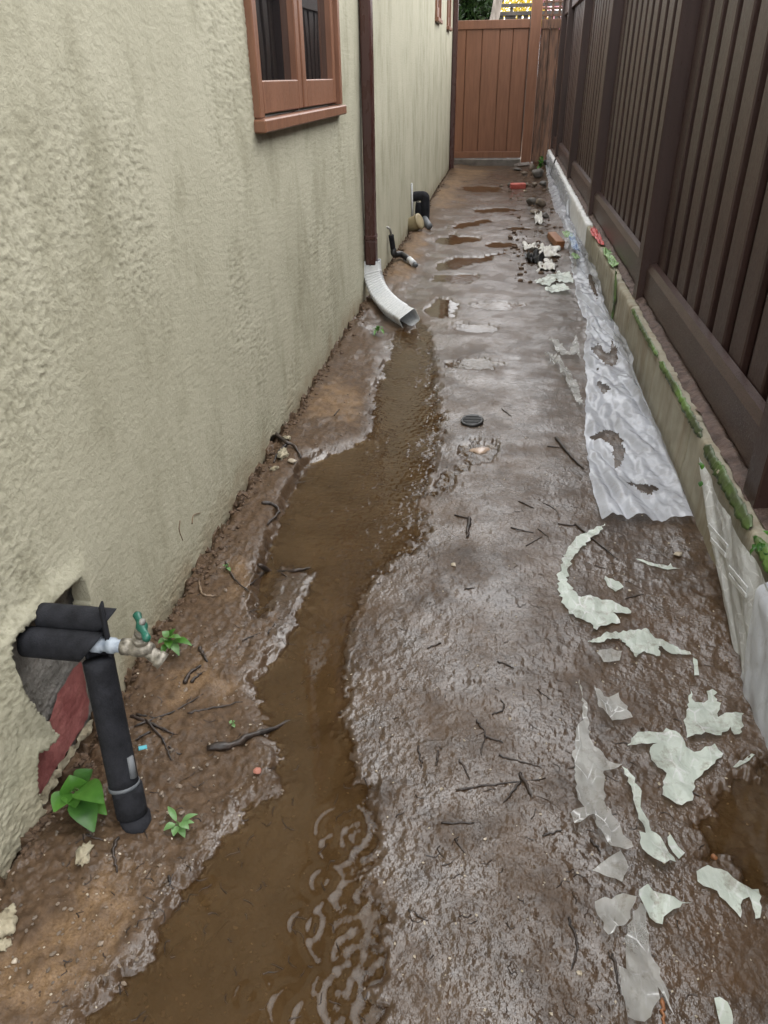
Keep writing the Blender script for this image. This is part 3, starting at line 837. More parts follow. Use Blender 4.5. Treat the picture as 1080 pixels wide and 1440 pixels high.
# ------------------------------------------------------------------ the yard beyond
def leaf_cloud(name, centers, n, size, mat, parent=None, seed=0, flat=.5):
    rs = np.random.RandomState(seed); C = np.array(centers, float)
    w = C[:, 3] ** 2; pick = rs.choice(len(C), n, p=w / w.sum())
    d = rs.normal(size=(n, 3)); d /= np.linalg.norm(d, axis=1)[:, None]
    P = C[pick, :3] + d * C[pick, 3:4] * rs.uniform(.35, 1.0, (n, 1)) ** .6 * np.array([1, 1, .8])
    u = rs.normal(size=(n, 3)); u /= np.linalg.norm(u, axis=1)[:, None]
    v = np.cross(u, rs.normal(size=(n, 3))); v /= np.linalg.norm(v, axis=1)[:, None]
    s = size * rs.uniform(.6, 1.3, (n, 1))
    V = np.stack([P - u * s, P + v * s * .45, P + u * s, P - v * s * .45], 1).reshape(-1, 3)
    F = np.arange(4 * n).reshape(-1, 4)
    return link(name, npm(name, V, F, False), parent, mat)
t1 = empty('tree', (-.46, 18.2, -.09)); tag(t1, 'slender tree with pale grey leaning trunk beyond the gate', 'tree')
b0 = WY(693, 28, 18.2); b1 = WY(699, 0, 18.2)
dirv = (b1 - b0) / (b1[2] - b0[2])
trunk = [b0 + dirv * (z - b0[2]) for z in np.linspace(-.09, 5.2, 14)]
trunk = np.array(trunk) + np.array([[.03 * math.sin(i * 1.3), .03 * math.cos(i), 0] for i in range(14)])
parts = [tube(trunk, np.linspace(.13, .05, 14), 10)]
for k in range(6):
    b = trunk[7 + k]; e = b + np.array([math.cos(k * 2.1) * 1.0 - .7, math.sin(k * 2.1) * .9, .9])
    parts.append(tube(spline([b, (b + e) / 2 + [0, 0, .12], e], 6), np.linspace(.04, .012, 6), 6))
V, F = merge(parts); link('trunk', pym('trunk', V, F, True), t1, M['bark'])
leaf_cloud('crown', [(-1.4, 18.3, 5.4, .7), (-.5, 18.9, 5.9, .7), (-2.1, 18, 5.0, .5), (-1.0, 17.6, 6.2, .6)], 1500, .07, M['leafdark'], t1, 3)
for i, (cx, cy, hh, lab) in enumerate([(-.95, 19.6, 3.9, 'dense dark evergreen shrub behind the gate beside the grey tree trunk'), (-2.3, 20.4, 3.9, 'dark evergreen shrub behind the house corner')]):
    sh = empty('evergreen_shrub', (cx, cy, -.09)); tag(sh, lab, 'shrub')
    link('trunk', tubem('trunk', [(cx, cy, -.09), (cx + .05, cy, 1.2), (cx, cy, 2.6)], [.09, .07, .03], 8), sh, M['bark'])
    cs = [(cx + random.uniform(-.3, .2), cy + random.uniform(-.4, .4), z, .62 - .08 * k) for k, z in enumerate(np.linspace(.5, hh - .4, 6))] + [(cx + .25, cy, 2.75, .5), (cx + .1, cy, 2.3, .6)]
    leaf_cloud('crown', cs, 8000, .075, M['hedge'], sh, 11 + i)
sf = empty('slat_fence', (.2, 21.5, -.09)); tag(sf, 'dark grey slatted garden fence in the yard behind the gate', 'fence')
z1 = WY(720, 8, 21.5)[2]; z2 = WY(720, 17, 21.5)[2]
xl, xr_ = -.9, 2.6
box('rail', (xl, 21.47, z1 - .03), (xr_, 21.53, z1 + .04), M['pergola'], sf, .004)
box('rail', (xl, 21.47, z2 - .07), (xr_, 21.52, z2 + .01), M['pergola'], sf, .004)
for i in range(24):
    xx = xl + .06 + i * .146
    box('slat', (xx - .055, 21.53, -.09), (xx + .055, 21.55, z2 - .02), M['pergola'], sf, .003)
for xx in (xl + .04, -.02, .55, 1.2, xr_ - .05):
    box('post', (xx - .035, 21.535, -.09), (xx + .035, 21.60, z1 + .05), M['pergola'], sf, .003)
yb = empty('flowering_bush', (.35, 24.5, -.09)); tag(yb, 'bright yellow flowering bush behind the slatted fence', 'bush')
link('stem', tubem('stem', [(.35, 24.5, -.09), (.3, 24.5, 1.2), (.4, 24.5, 2.6)], [.06, .05, .02], 7), yb, M['bark'])
leaf_cloud('crown', [(-.1, 24.5, 2.9, .45), (.25, 24.6, 3.1, .4), (.5, 24.5, 2.6, .5), (0, 24.4, 2.2, .5)], 1800, .06, M['yellowflower'], yb, 21)
pb_ = empty('flowering_bush', (1.0, 24.9, -.09)); tag(pb_, 'pink flowering bush beside the yellow one behind the slatted fence', 'bush')
link('stem', tubem('stem', [(1.0, 24.9, -.09), (1.0, 24.9, 1.2), (.95, 24.9, 2.6)], [.06, .05, .02], 7), pb_, M['bark'])
leaf_cloud('crown', [(.75, 24.8, 3.1, .3), (1.0, 24.9, 3.0, .4), (1.1, 24.9, 2.4, .5)], 1300, .055, M['pinkflower'], pb_, 22)
# white garden canopy and leaning white pole
cn = empty('garden_umbrella', (-.72, 20.6, -.09)); tag(cn, 'small white garden umbrella seen just above the gate', 'umbrella')
c0 = WY(682, 22, 20.6)
prof = [(0, 0), (.10, -.012), (.2, -.04), (.27, -.085), (.272, -.10)]
V = []; F = []
for r, z in prof:
    for k in range(20): V.append((c0[0] + r * math.cos(k * math.pi / 10), 20.6 + r * math.sin(k * math.pi / 10), c0[2] + z))
for i in range(4):
    for k in range(20): F.append((i * 20 + k, i * 20 + (k + 1) % 20, i * 20 + 20 + (k + 1) % 20, i * 20 + 20 + k))
link('canopy', pym('canopy', V, F, True), cn, M['whitepaint'])
link('pole', tubem('pole', [(c0[0], 20.6, -.09), (c0[0], 20.6, c0[2] - .01)], .018, 8), cn, M['whitepaint'])
p0 = WY(677, 30, 19.4); p1 = WY(673, 8, 19.4); dv = (p1 - p0) / (p1[2] - p0[2])
pole = link('garden_pole', tubem('garden_pole', [p0 + dv * (-.09 - p0[2]), p0, p1], [.04, .04, .035], 10), None, M['whitepaint'])
tag(pole, 'pale leaning pole standing behind the gate left of the tree trunk', 'pole')

# ------------------------------------------------------------------ downspout with white flexible outlet
ds = empty('downspout', (-.81, 4.98, .2)); tag(ds, 'brown downspout on the stucco wall ending in a white corrugated elbow', 'downspout')
DX0, DX1, DY0, DY1 = WALLX + .010, WALLX + .074, 4.86, 4.955
box('pipe', (DX0, DY0, .36), (DX1, DY1, 2.75), M['spout'], ds, .010, None, 2)
box('joint_collar', (DX0 - .003, DY0 - .004, .405), (DX1 + .004, DY1 + .004, .435), M['spout'], ds, .006)
box('lower_pipe', (DX0 - .002, DY0 - .003, .25), (DX1 + .003, DY1 + .003, .404), M['spout'], ds, .010, None, 2)
tip = G(576, 450, .045)
pth0 = np.array([(DX0 + DX1) / 2, (DY0 + DY1) / 2, .0])
mid = G(545, 423, .075)
ctr = bez([pth0 + [0, 0, .275], pth0 + [.0, -.0, .10], pth0 + [.10, -.18, .03], np.array([tip[0] - .07, tip[1] + .10, .055]), np.array([tip[0], tip[1], .046])], 150)
def rrect(w, h, r, n=4):
    out = []
    for cx, cy, a0 in ((w - r, h - r, 0), (-w + r, h - r, 90), (-w + r, -h + r, 180), (w - r, -h + r, 270)):
        for k in range(n + 1):
            a = R_(a0 + 90 * k / n); out.append((cx + r * math.cos(a), cy + r * math.sin(a)))
    return out
def flex_rad(i, n):
    t = i / (n - 1)
    if t < .13: return 1.0
    if t > .86: return 1.06 if t > .965 else 1.0
    return .95 + .12 * (.5 + .5 * math.sin((t - .13) / .73 * 2 * math.pi * 21))
rad = np.array([flex_rad(i, 150) for i in range(150)])
pr_ = rrect(.057, .044, .014)
sp = link('white_elbow', tubem('white_elbow', ctr, rad, prof=pr_, caps=False), ds, M['white'])
sp['label'] = 'white corrugated flexible elbow at the foot of the brown pipe'
md = sp.modifiers.new('thick', 'SOLIDIFY'); md.thickness = .003; md.offset = -1
for i, k in enumerate((0.3, -.3)):
    pass
scr = link('screw', tubem('screw', [pth0 + [.0, -.050, .255], pth0 + [.0, -.058, .255]], .004, 8), ds, M['blackpl'])

# ------------------------------------------------------------------ small pipes at the wall further along
cp = empty('drain_pipe', WX(553, 350, -.82)); tag(cp, 'thin black insulated drain pipe bending from the wall to the mud with white tip', 'pipe')
q0 = WX(548, 322, -.825); q1 = WX(550, 331, -.82); q2 = WX(553, 352, -.81); q3 = GH(564, 364, .035); q4 = GH(575, 370, .03); q5 = GH(582, 375, .022); q6 = GH(586, 377, .02)
link('insulation', tubem('insulation', spline([q1, (q1 + q2) / 2, q2], 8), .021, 12), cp, M['foam'])
link('pipe', tubem('pipe', spline([q0 + [-.04, 0, .02], q0, q1], 8), .009, 8), cp, M['steel'])
link('elbow', tubem('elbow', spline([q2 + [0, 0, .012], q2 + [.01, -.01, -.03], q3, q4], 14), .024, 12), cp, M['blackpl'])
link('white_sleeve', tubem('white_sleeve', [q4 + (q4 - q3) * .02, q5], .025, 12), cp, M['white'])
link('pipe_end', tubem('pipe_end', [q5, q6], .016, 10), cp, M['greypl'])

fp = empty('insulated_pipes', WX(590, 320, -.7)); tag(fp, 'black insulated pipe loop coming out of the stucco near the ground', 'pipes')
yF = 7.75
def fpnt(px, py): return WY(px, py, yF)
link('outer_pipe', tubem('outer_pipe', spline([fpnt(577, 277), fpnt(590, 275.5), fpnt(597, 276.5), fpnt(598, 283), fpnt(598, 300), fpnt(597, 312)], 30), .044, 14), fp, M['foam'])
link('inner_pipe', tubem('inner_pipe', spline([fpnt(590, 285), fpnt(589, 296), fpnt(589, 309)], 10), .038, 12), fp, M['foam'])
link('copper_stub', tubem('copper_stub', spline([fpnt(577, 284), fpnt(584, 282), fpnt(588, 284), fpnt(587, 288)], 10), .010, 8), fp, M['steel'])
link('conduit', tubem('conduit', [WX(579, 258, WALLX + .012), WX(579.5, 290, WALLX + .012), WX(580, 312, WALLX + .012)], .009, 8), fp, M['white'])
link('white_sleeve', tubem('white_sleeve', [fpnt(598, 304), fpnt(599, 309)], .022, 10), fp, M['white'])
tk = empty('valve_canister', GH(583, 325)); tag(tk, 'tan rounded canister lying tilted on the soil below the black pipe loop', 'canister')
c0 = GH(583, 324, .062); axis = np.array([.75, -.25, .35]); axis /= np.linalg.norm(axis)
prf = [(-.085, .02), (-.08, .045), (-.06, .062), (-.02, .068), (.03, .067), (.045, .066), (.047, .073), (.062, .073), (.064, .05), (.066, .01)]
link('body', tubem('body', [c0 + axis * s for s, r in prf], [r for s, r in prf], 20), tk, M['tan'])
gc = link('grey_pipe_stub', tubem('grey_pipe_stub', [GH(597, 316, .05), GH(602, 321, .03), GH(605, 323, .02)], [.034, .033, .03], 12), None, M['greypl'])
tag(gc, 'short grey pipe stub beside the tan canister', 'pipe')

# ------------------------------------------------------------------ tap with foam-wrapped riser (near left)
tap = empty('water_tap', (-.69, .92, 0)); tag(tap, 'old garden tap with green tee handle on a black foam wrapped riser', 'tap')
TY, TZ = 1.0, .372
def curled(P, r, a0, a1, n=18, th=.008):
    """split foam sleeve: an open shell around path P, from angle a0 to a1"""
    P = np.asarray(P, float); T, N, B = frames(P); V = []; F = []
    m = len(P)
    for side in (0, 1):
        rr = r if side == 0 else r - th
        for i in range(m):
            for k in range(n):
                a = a0 + (a1 - a0) * k / (n - 1); V.append(P[i] + rr * (math.cos(a) * N[i] + math.sin(a) * B[i]))
    q = lambda s, i, k: s * m * n + i * n + k
    for i in range(m - 1):
        for k in range(n - 1):
            F.append((q(0, i, k), q(0, i, k + 1), q(0, i + 1, k + 1), q(0, i + 1, k)))
            F.append((q(1, i, k), q(1, i + 1, k), q(1, i + 1, k + 1), q(1, i, k + 1)))
        F.append((q(0, i, 0), q(0, i + 1, 0), q(1, i + 1, 0), q(1, i, 0)))
        F.append((q(0, i, n - 1), q(1, i, n - 1), q(1, i + 1, n - 1), q(0, i + 1, n - 1)))
    for k in range(n - 1):
        F.append((q(0, 0, k), q(1, 0, k), q(1, 0, k + 1), q(0, 0, k + 1)))
        F.append((q(0, m - 1, k), q(0, m - 1, k + 1), q(1, m - 1, k + 1), q(1, m - 1, k)))
    return V, F
rb0 = GH(184, 1152) - np.array([0, 0, .015]); rt = np.array([-.722, 1.012, .43])
def rp(t): return rb0 + (rt - rb0) * t
# main sleeve: cut at a slant at the top, notched where the pipe leaves it
V, F = tube([rp(t) for t in np.linspace(.20, .80, 14)], .029, 24); 
ms = link('foam_sleeve', pym('foam_sleeve', V, F, True), tap, M['foam'])
V, F = curled([rp(t) for t in np.linspace(.802, .96, 8)], .029, R_(4), R_(176), 22)
ax_ = (rt - rb0) / np.linalg.norm(rt - rb0); Ls = np.linalg.norm(rp(.96) - rp(.802)); V2_ = []
for v in V:
    v = np.array(v); f_ = ((v - rp(.802)) @ ax_) / Ls; c_ = rp(.802) + ax_ * f_ * Ls
    V2_.append(v + ax_ * max(0, f_) * .045 * (v[0] - c_[0]) / .029)
V = V2_
link('slanted_sleeve_top', pym('slanted_sleeve_top', V, F, True), tap, M['foam'])
link('lower_sleeve', tubem('lower_sleeve', [rp(t) + [.006, -.002, 0] for t in np.linspace(.06, .195, 5)], .030, 20), tap, M['foam'])
link('buried_pipe', tubem('buried_pipe', [rp(t) + [.012, -.004, 0] for t in np.linspace(-.06, .058, 4)], [.029, .029, .030, .030], 18), tap, M['foam'])
link('tape_band', tubem('tape_band', [rp(t) for t in (.190, .208)], .0305, 24), tap, M['greypl'])
cl = link('side_clip', tubem('side_clip', [rp(.26) + [.028, -.008, 0], rp(.36) + [.029, -.008, 0]], [.008, .007], 8), tap, M['greypl'])
# two split sleeves over the pipe that leaves the wall
wl = WALLX - .02
V, F = curled([(wl + t, TY - .005, TZ - .004) for t in np.linspace(.012, .150, 12)], .030, R_(-40), R_(260), 26)
V = [np.array(v) + [0.030 * (np.array(v)[2] - TZ) / .033 if v[0] > wl + .08 else 0, 0, 0] for v in V]
link('lower_wrap', pym('lower_wrap', V, F, True), tap, M['foam'])
V, F = curled([(wl + t, TY + .036, TZ + .028) for t in np.linspace(.030, .165, 12)], .026, R_(-60), R_(240), 26)
V = [np.array(v) + [0.030 * (np.array(v)[2] - TZ - .03) / .033 if v[0] > wl + .09 else 0, 0, 0] for v in V]
link('upper_wrap', pym('upper_wrap', V, F, True), tap, M['foam'])
link('pipe', tubem('pipe', [(wl - .01, TY, TZ), (-.70, TY, TZ)], .0125, 14), tap, M['steel'])
sx = [(-.735, .0125), (-.725, .0135), (-.722, .0165), (-.705, .0165), (-.702, .013), (-.692, .013), (-.690, .0155), (-.678, .0155), (-.676, .0125), (-.664, .0125)]
link('corroded_coupling', tubem('corroded_coupling', [(a_, TY, TZ) for a_, r in sx], [r for a_, r in sx], 18), tap, M['patina'])
sx = [(-.664, .012), (-.662, .0165), (-.648, .0165), (-.646, .014), (-.640, .0165), (-.628, .018), (-.616, .0165), (-.606, .013), (-.600, .010)]
bodyV = [tube([(a_, TY, TZ) for a_, r in sx], [r for a_, r in sx], 18)]
sp_dir = np.array([.72, -.05, -.55]); sp_dir /= np.linalg.norm(sp_dir)
s0 = np.array([-.622, TY, TZ + .002])
pf = [(0, .012), (.012, .0125), (.026, .0135), (.034, .0135), (.0345, .0165), (.048, .0168), (.0485, .0140), (.046, .0115), (.030, .011)]
link('tap_body', pym('tap_body', *bodyV[0], True), tap, M['brass'])
link('spout', tubem('spout', [s0 + sp_dir * s for s, r in pf], [r for s, r in pf], 18), tap, M['brass'])
b_dir = np.array([.28, -.05, .95]); b_dir /= np.linalg.norm(b_dir)
b0_ = np.array([-.626, TY, TZ + .006])
pf = [(0, .012), (.012, .0125), (.0125, .0155), (.024, .0155), (.0245, .011), (.031, .011), (.0315, .013), (.038, .0128), (.039, .006), (.052, .005)]
link('bonnet', tubem('bonnet', [b0_ + b_dir * s for s, r in pf], [r for s, r in pf], 16), tap, M['brass'])
hc = b0_ + b_dir * .052
hd = np.array([.50, -.62, -.15]); hd -= b_dir * (hd @ b_dir); hd /= np.linalg.norm(hd)
hs = np.linspace(-.036, .036, 15)
hr = [.0055 + .0028 * min(1, abs(s) / .03) ** 2 + (.006 * math.exp(-(s / .009) ** 2)) for s in hs]; hr[0] *= .6; hr[-1] *= .6
hd_o = link('tee_handle', tubem('tee_handle', [hc + hd * s for s in hs], hr, 14), tap, M['green_handle'])
link('handle_screw', tubem('handle_screw', [hc + b_dir * .006, hc + b_dir * .016], [.0065, .0055], 10), tap, M['steel'])

# ------------------------------------------------------------------ plants
def leafm(base, tip, w, bend=.15, n=7, fold=.25):
    base = np.array(base, float); tip = np.array(tip, float); d = tip - base; L = np.linalg.norm(d)
    s = np.cross(d, [0, 0, 1.0]); s /= np.linalg.norm(s) + 1e-9; up = np.cross(s, d / L)
    V = []; F = []
    for i in range(n):
        t = i / (n - 1); ww = w * (math.sin(math.pi * min(1, t * .94 + .03) ** .8)) * .5
        c = base + d * t + up * bend * L * math.sin(math.pi * t)
        V += [c + s * ww + up * ww * fold, c + s * ww * .5 + up * ww * fold * .3, c, c - s * ww * .5 + up * ww * fold * .3, c - s * ww + up * ww * fold]
    for i in range(n - 1):
        for k in range(4): F.append((i * 5 + k, i * 5 + k + 1, i * 5 + 6 + k, i * 5 + 5 + k))
    return V, F
def plant(px, py, tips, label, w, mats, stem_h, cat='weed', bend=.15):
    g = GH(px, py); e = empty('weed', g); tag(e, label, cat)
    top = g + [0, 0, stem_h]
    link('stem', tubem('stem', [g - [0, 0, .01], g + [.002, .001, stem_h * .5], top], [.003, .0025, .0015], 6), e, M['stem'])
    for i, (tx, ty, tz) in enumerate(tips):
        t_ = G(tx, ty, g[2] + tz); base = g + [0, 0, stem_h * random.uniform(.5, 1)]
        d = t_ - base
        V, F = leafm(base + d * .18, t_, w * random.uniform(.85, 1.15), bend)
        o = link('leaf', pym('leaf', V, F, True), e, M[mats[i % len(mats)]])
        link('leaf_stalk', tubem('leaf_stalk', [base, base + d * .2], [.0014, .001], 5), o, M['stem'], loc=(0, 0, 0))
    return e
plant(112, 1132, [(76, 1142, .05), (98, 1090, .085), (146, 1130, .075), (132, 1170, .03), (130, 1082, .06), (106, 1136, .055), (150, 1146, .035)],
      'broad leaved glossy weed at the foot of the black foam riser', .050, ['leaf', 'leaf', 'leaf', 'leafdark', 'leafdark'], .055)
plant(252, 1165, [(236, 1134, .02), (230, 1168, .015), (244, 1176, .008), (266, 1166, .018), (278, 1145, .022), (273, 1157, .02), (260, 1178, .005)],
      'small weed with narrow pale green leaves on bare mud', .014, ['leafpale'], .02)
plant(240, 912, [(228, 888, .05), (247, 884, .055), (255, 897, .045), (270, 908, .03), (252, 922, .012), (228, 922, .015), (222, 905, .03), (238, 912, .035), (256, 905, .03), (245, 897, .055), (232, 900, .05)],
      'light green leafy weed under the tap spout against the wall', .020, ['leafpale', 'leaf'], .035)
plant(531, 468, [(524, 462, .04), (538, 461, .05), (540, 470, .03), (526, 472, .02), (532, 459, .06)], 'tiny green sprout near the white elbow outlet', .020, ['leaf'], .02)
plant(319, 801, [(313, 795, .02), (322, 793, .03), (324, 803, .01)], 'tiny seedling in the soil by the stucco wall beside a curved twig', .012, ['leafpale'], .01)
plant(327, 1020, [(322, 1015, .01), (331, 1014, .012), (330, 1023, .005)], 'tiny green seedling on open brown soil', .010, ['leafpale'], .008)

# ------------------------------------------------------------------ twigs
def twig(paths, r, label, mat='twig', group=None, lift=.6, name='twig', wig=.0012, cat='twig'):
    ps = []; first = None
    for j, (pts, rr) in enumerate(paths if isinstance(paths[0][0], (list, tuple)) and isinstance(paths[0][1], (int, float)) else [(paths, r)]):
        W3 = []
        for q in pts:
            W3.append(GH(q[0], q[1], rr * lift + (q[2] if len(q) > 2 else 0)))
        n = max(7, 5 * len(pts)); S = spline(W3, n)
        S = S + np.random.RandomState(int(pts[0][0])).normal(0, wig, S.shape) * np.array([1, 1, .3])
        tt = np.linspace(0, 1, n); rd = rr * (1 - .55 * tt) * (1 + .18 * np.sin(tt * 23 + pts[0][1]))
        rd[0] *= .7; rd[-1] *= .6
        ps.append(tube(S, rd, 7))
        if first is None: first = S[0]
    V, F = merge(ps)
    V = [np.array(v) - first for v in V]
    o = link(name, pym(name, V, F, True), None, M[mat], loc=first)
    return tag(o, label, cat, group)
twig([([(384, 614, .02), (400, 626, .012), (414, 630, .004), (424, 646)], .009), ([(404, 627, .006), (392, 637, .0), (384, 652)], .007)], .009, 'black forked root sticking out from under the broken stucco edge', name='root', cat='root')
twig([(368, 708), (384, 711), (392, 721), (376, 739)], .0075, 'thick curled dark root at the puddle edge below the stucco', name='root', cat='root')
twig([([(364, 796), (384, 806), (415, 804), (438, 800)], .008), ([(383, 784), (386, 798), (402, 812)], .004), ([(437, 801), (440, 787)], .003), ([(352, 823), (372, 806)], .003)], .008, 'branching dark stick half sunk in the puddle edge', name='stick', cat='stick')
twig([([(292, 1054), (328, 1050), (352, 1037), (380, 1028), (426, 1011)], .0095), ([(345, 1042), (318, 1052)], .005)], .0095, 'thick rough bark stick lying across the puddle shore', name='stick', cat='stick')
twig([(281, 912), (286, 922), (292, 932)], .006, 'short stubby dark stick on the soil below the leafy weed', name='stick', cat='stick')
twig([([(260, 962), (268, 947), (284, 937)], .006), ([(268, 960), (284, 947)], .0045)], .006, 'pair of crossed dark root pieces on sandy soil', name='root', cat='root')
twig([(188, 1022), (240, 1003), (286, 977)], .0032, 'long thin straight twig near the foam riser', cat='twig')
twig([(264, 1004), (300, 996), (342, 987)], .003, 'thin twig lying parallel to the shore above the bark stick', cat='twig')
twig([([(184, 1008), (214, 1020), (245, 1034)], .005), ([(205, 1013), (228, 1040), (241, 1070)], .0035), ([(212, 1030), (190, 1042)], .004), ([(236, 1050), (255, 1062)], .0025), ([(192, 1006), (228, 1012)], .004)], .005, 'tangle of dark roots in the soil right of the foam riser', name='root_tangle', cat='root')
twig([(318, 791), (330, 815), (350, 833)], .0035, 'thin curved twig by the stucco wall', cat='twig')
twig([(280, 818), (285, 836), (305, 839)], .004, 'pale bent twig against the bottom of the stucco', 'twigpale', cat='twig')
twig([([(281, 1299, .006), (287, 1330, .006), (283, 1361)], .004), ([(274, 1339), (292, 1331, .008), (322, 1294)], .004)], .004, 'crossed twigs sticking out of the brown puddle', cat='twig')
twig([(233, 1346), (252, 1328, .004), (277, 1314)], .003, 'slim twig pointing at the crossed twigs in the puddle', cat='twig')
twig([(166, 1178), (160, 1200), (165, 1228)], .004, 'short wavy black twig next to the pale stucco chunk', cat='twig')
twig([(204, 1398), (209, 1425), (222, 1446)], .0035, 'dark twig standing in the shallow water by the sandy bank', cat='twig')
twig([(781, 617), (800, 640), (821, 661)], .007, 'straight dark stick with its end under the plastic sheet', name='stick', cat='stick')
twig([([(784, 737), (812, 740)], .003), ([(808, 737), (832, 757), (868, 787)], .0038)], .0038, 'long dark twig reaching over the pale plastic arc', cat='twig')
twig([([(641, 1111), (702, 1103), (767, 1095)], .0026), ([(731, 1088), (748, 1120)], .005), ([(733, 1099), (708, 1129)], .0028)], .005, 'three crossed twigs lying together on the dark mud', cat='twig')
twig([(931, 1406), (934, 1450)], .004, 'brown stick under the torn end of the clear plastic strip', 'wood', name='stick', cat='stick')
twig([([(660, 730), (658, 745), (657, 757)], .008), ([(640, 725), (660, 730)], .004)], .008, 'stubby dark bark lump on wet mud below the pink stone', name='bark_piece', cat='bark')
LT = [[(718, 742), (751, 750)], [(756, 743), (771, 756)], [(739, 768), (763, 755)], [(765, 708), (780, 716), (787, 729)], [(730, 705), (750, 715)],
      [(653, 829), (668, 827)], [(692, 1005), (709, 997), (704, 983)], [(669, 1013), (681, 1031), (676, 1062)], [(681, 1036), (707, 1044)],
      [(701, 1062), (727, 1070), (761, 1080)], [(616, 1057), (614, 1077)], [(647, 1069), (661, 1097)], [(620, 1158), (667, 1157)], [(588, 1048), (592, 1080)],
      [(350, 860), (378, 854)], [(376, 891), (386, 877)], [(341, 901), (366, 890)], [(425, 820), (380, 812)], [(770, 628), (790, 630)], [(835, 795), (852, 800)],
      [(960, 1110), (985, 1120)], [(800, 1290), (812, 1330), (803, 1365)], [(862, 1340), (872, 1400)], [(575, 1280), (600, 1295)], [(640, 1180), (652, 1200)],
      [(390, 585), (398, 600)], [(470, 585), (478, 575)], [(415, 680), (440, 676)], [(700, 930), (722, 940)], [(755, 970), (775, 985)], [(880, 842), (905, 836)],
      [(236, 1232), (244, 1252)], [(120, 1175), (145, 1182)], [(520, 555), (527, 545)], [(620, 905), (600, 912)], [(830, 1180), (845, 1200)], [(765, 1175), (790, 1168)],
      [(690, 640), (715, 652)], [(705, 575), (720, 586)], [(540, 520), (548, 530)], [(612, 262), (619, 281)], [(700, 325), (716, 321)], [(650, 395), (668, 389)]]
for i, p in enumerate(LT):
    w3 = G(*p[0])
    k = 0 if p[0][0] < 560 else 2 if w3[1] > 3 else 1
    twig(p, random.uniform(.0016, .0034), ['thin dark twig on the soil and shore beside the stucco wall', 'thin dark wet twig on the open mud right of the puddle', 'thin dark twig on the far mud before the gate'][k],
         group=['thin twigs on the wall side bank', 'thin twigs on the open mud', 'thin twigs far along the path'][k])

# ------------------------------------------------------------------ stones, bricks, chips
def rockm(name, r, seed, sq=(1, 1, .7), sub=3, rough=.22):
    bm = bmesh.new(); bmesh.ops.create_icosphere(bm, subdivisions=sub, radius=1)
    rs = np.random.RandomState(seed); dirs = rs.normal(size=(14, 3)); dirs /= np.linalg.norm(dirs, axis=1)[:, None]; cut = rs.uniform(.62, .95, 14)
    for v in bm.verts:
        p = np.array(v.co); n = p / np.linalg.norm(p)
        s = 1.0
        for d, c in zip(dirs, cut):
            k = n @ d
            if k > c: s = min(s, c / k)
        s *= 1 + rough * .25 * float(fbm(n[0] * (3 + 1.2 * (rough > 1)) + seed, n[1] * 3 + n[2] * 2, 3))
        v.co = Vector((p * s * r * np.array(sq)).tolist())
    me = bpy.data.meshes.new(name); bm.to_mesh(me); bm.free()
    me.polygons.foreach_set('use_smooth', np.ones(len(me.polygons), bool)); return me
def mpp(px, py):   # metres per photo pixel at that ground place
    g = G(px, py); return float((g - CPOS) @ (ROT @ np.array([0, 0, 1.0]))) / FPX
def rock(px, py, rpx, label, mat='rock', seed=1, sq=(1, 1, .7), name='rock', sink=.25, cat='rock', group=None):
    r = rpx * mpp(px, py); g = GH(px, py)
    o = link(name, rockm(name, r, seed, sq, 3 if rpx > 5 else 2, 1.9 if mat == 'chip' else .22), None, M[mat], loc=g + [0, 0, r * sq[2] * (1 - sink)])
    o.rotation_euler = (0, 0, seed * 1.3)
    return tag(o, label, cat, group)
rock(675, 637, 17, 'pinkish flat stone washed over by a thin stream of water', 'pinkrock', 3, (1, .85, .28), sink=.35, cat='stone')
rock(755, 249, 9, 'dark grey rock beside the plastic covered wall near the gate', 'rockdark', 5, (1.1, .9, .75))
rock(748, 240, 6.5, 'light brown rock resting against the dark grey rock', 'rock', 6, (1, .8, .8))
rock(746, 288, 8, 'brown earth covered rock left of its paler neighbour by the plastic sheet', 'rockdark', 8, (1, 1, .75))
rock(760, 291, 9, 'pale brown rock at the edge of the white plastic sheet', 'rock', 9, (1, .9, .8))
rock(741, 262, 4, 'small stone beside the red brick piece', 'rock', 12)
rock(752, 262, 5, 'small brown stone between the rocks by the wall', 'rock', 13)
rock(716, 262, 4, 'small dark clod left of the red brick piece', 'rockdark', 14)
rock(738, 270, 2.6, 'small white stone below the red brick piece', 'pebble', 15, cat='stone')
rock(705, 262, 3, 'small flat stone on the sandy soil before the gate', 'rock', 16, (1.3, 1, .5))
rock(770, 232, 6, 'black lump at the far end of the plastic sheet', 'blackpl', 17, (1.2, 1, .7), name='plastic_lump', cat='debris')
rock(474, 819, 5.5, 'white pebble shining at the waterline of the large puddle', 'pebble', 20, (1, .9, .6), 'pebble', cat='pebble')
rock(466, 973, 6.5, 'cream oval pebble lying in the brown puddle', 'pebble', 21, (1.3, .8, .5), 'pebble', cat='pebble')
rock(291, 1270, 7, 'tan flat pebble on the shore near the crossed twigs', 'pebble', 22, (1.3, .8, .45), 'pebble', cat='pebble')
rock(362, 1086, 7, 'pink brick chip on the wet shore', 'brickchip', 23, (1, .8, .5), 'brick_chip', cat='chip')
rock(412, 650, 6, 'whitish pebble on the far shore of the upper puddle', 'pebble', 24, (1.2, .9, .5), 'pebble', cat='pebble')
rock(594, 1718 - 1240 + 0, 5, 'small orange stone in the wet mud below the white elbow', 'brickchip', 25, (1.2, .9, .5), 'pebble', cat='pebble')
rock(1003, 1206, 5.5, 'orange tan pebble by the right hand puddle', 'wood', 26, (1, .9, .7), 'pebble', cat='pebble')
rock(953, 781, 5.5, 'cream pebble between the plastic sheet and the low wall', 'pebble', 27, (1.2, .9, .6), 'pebble', cat='pebble')
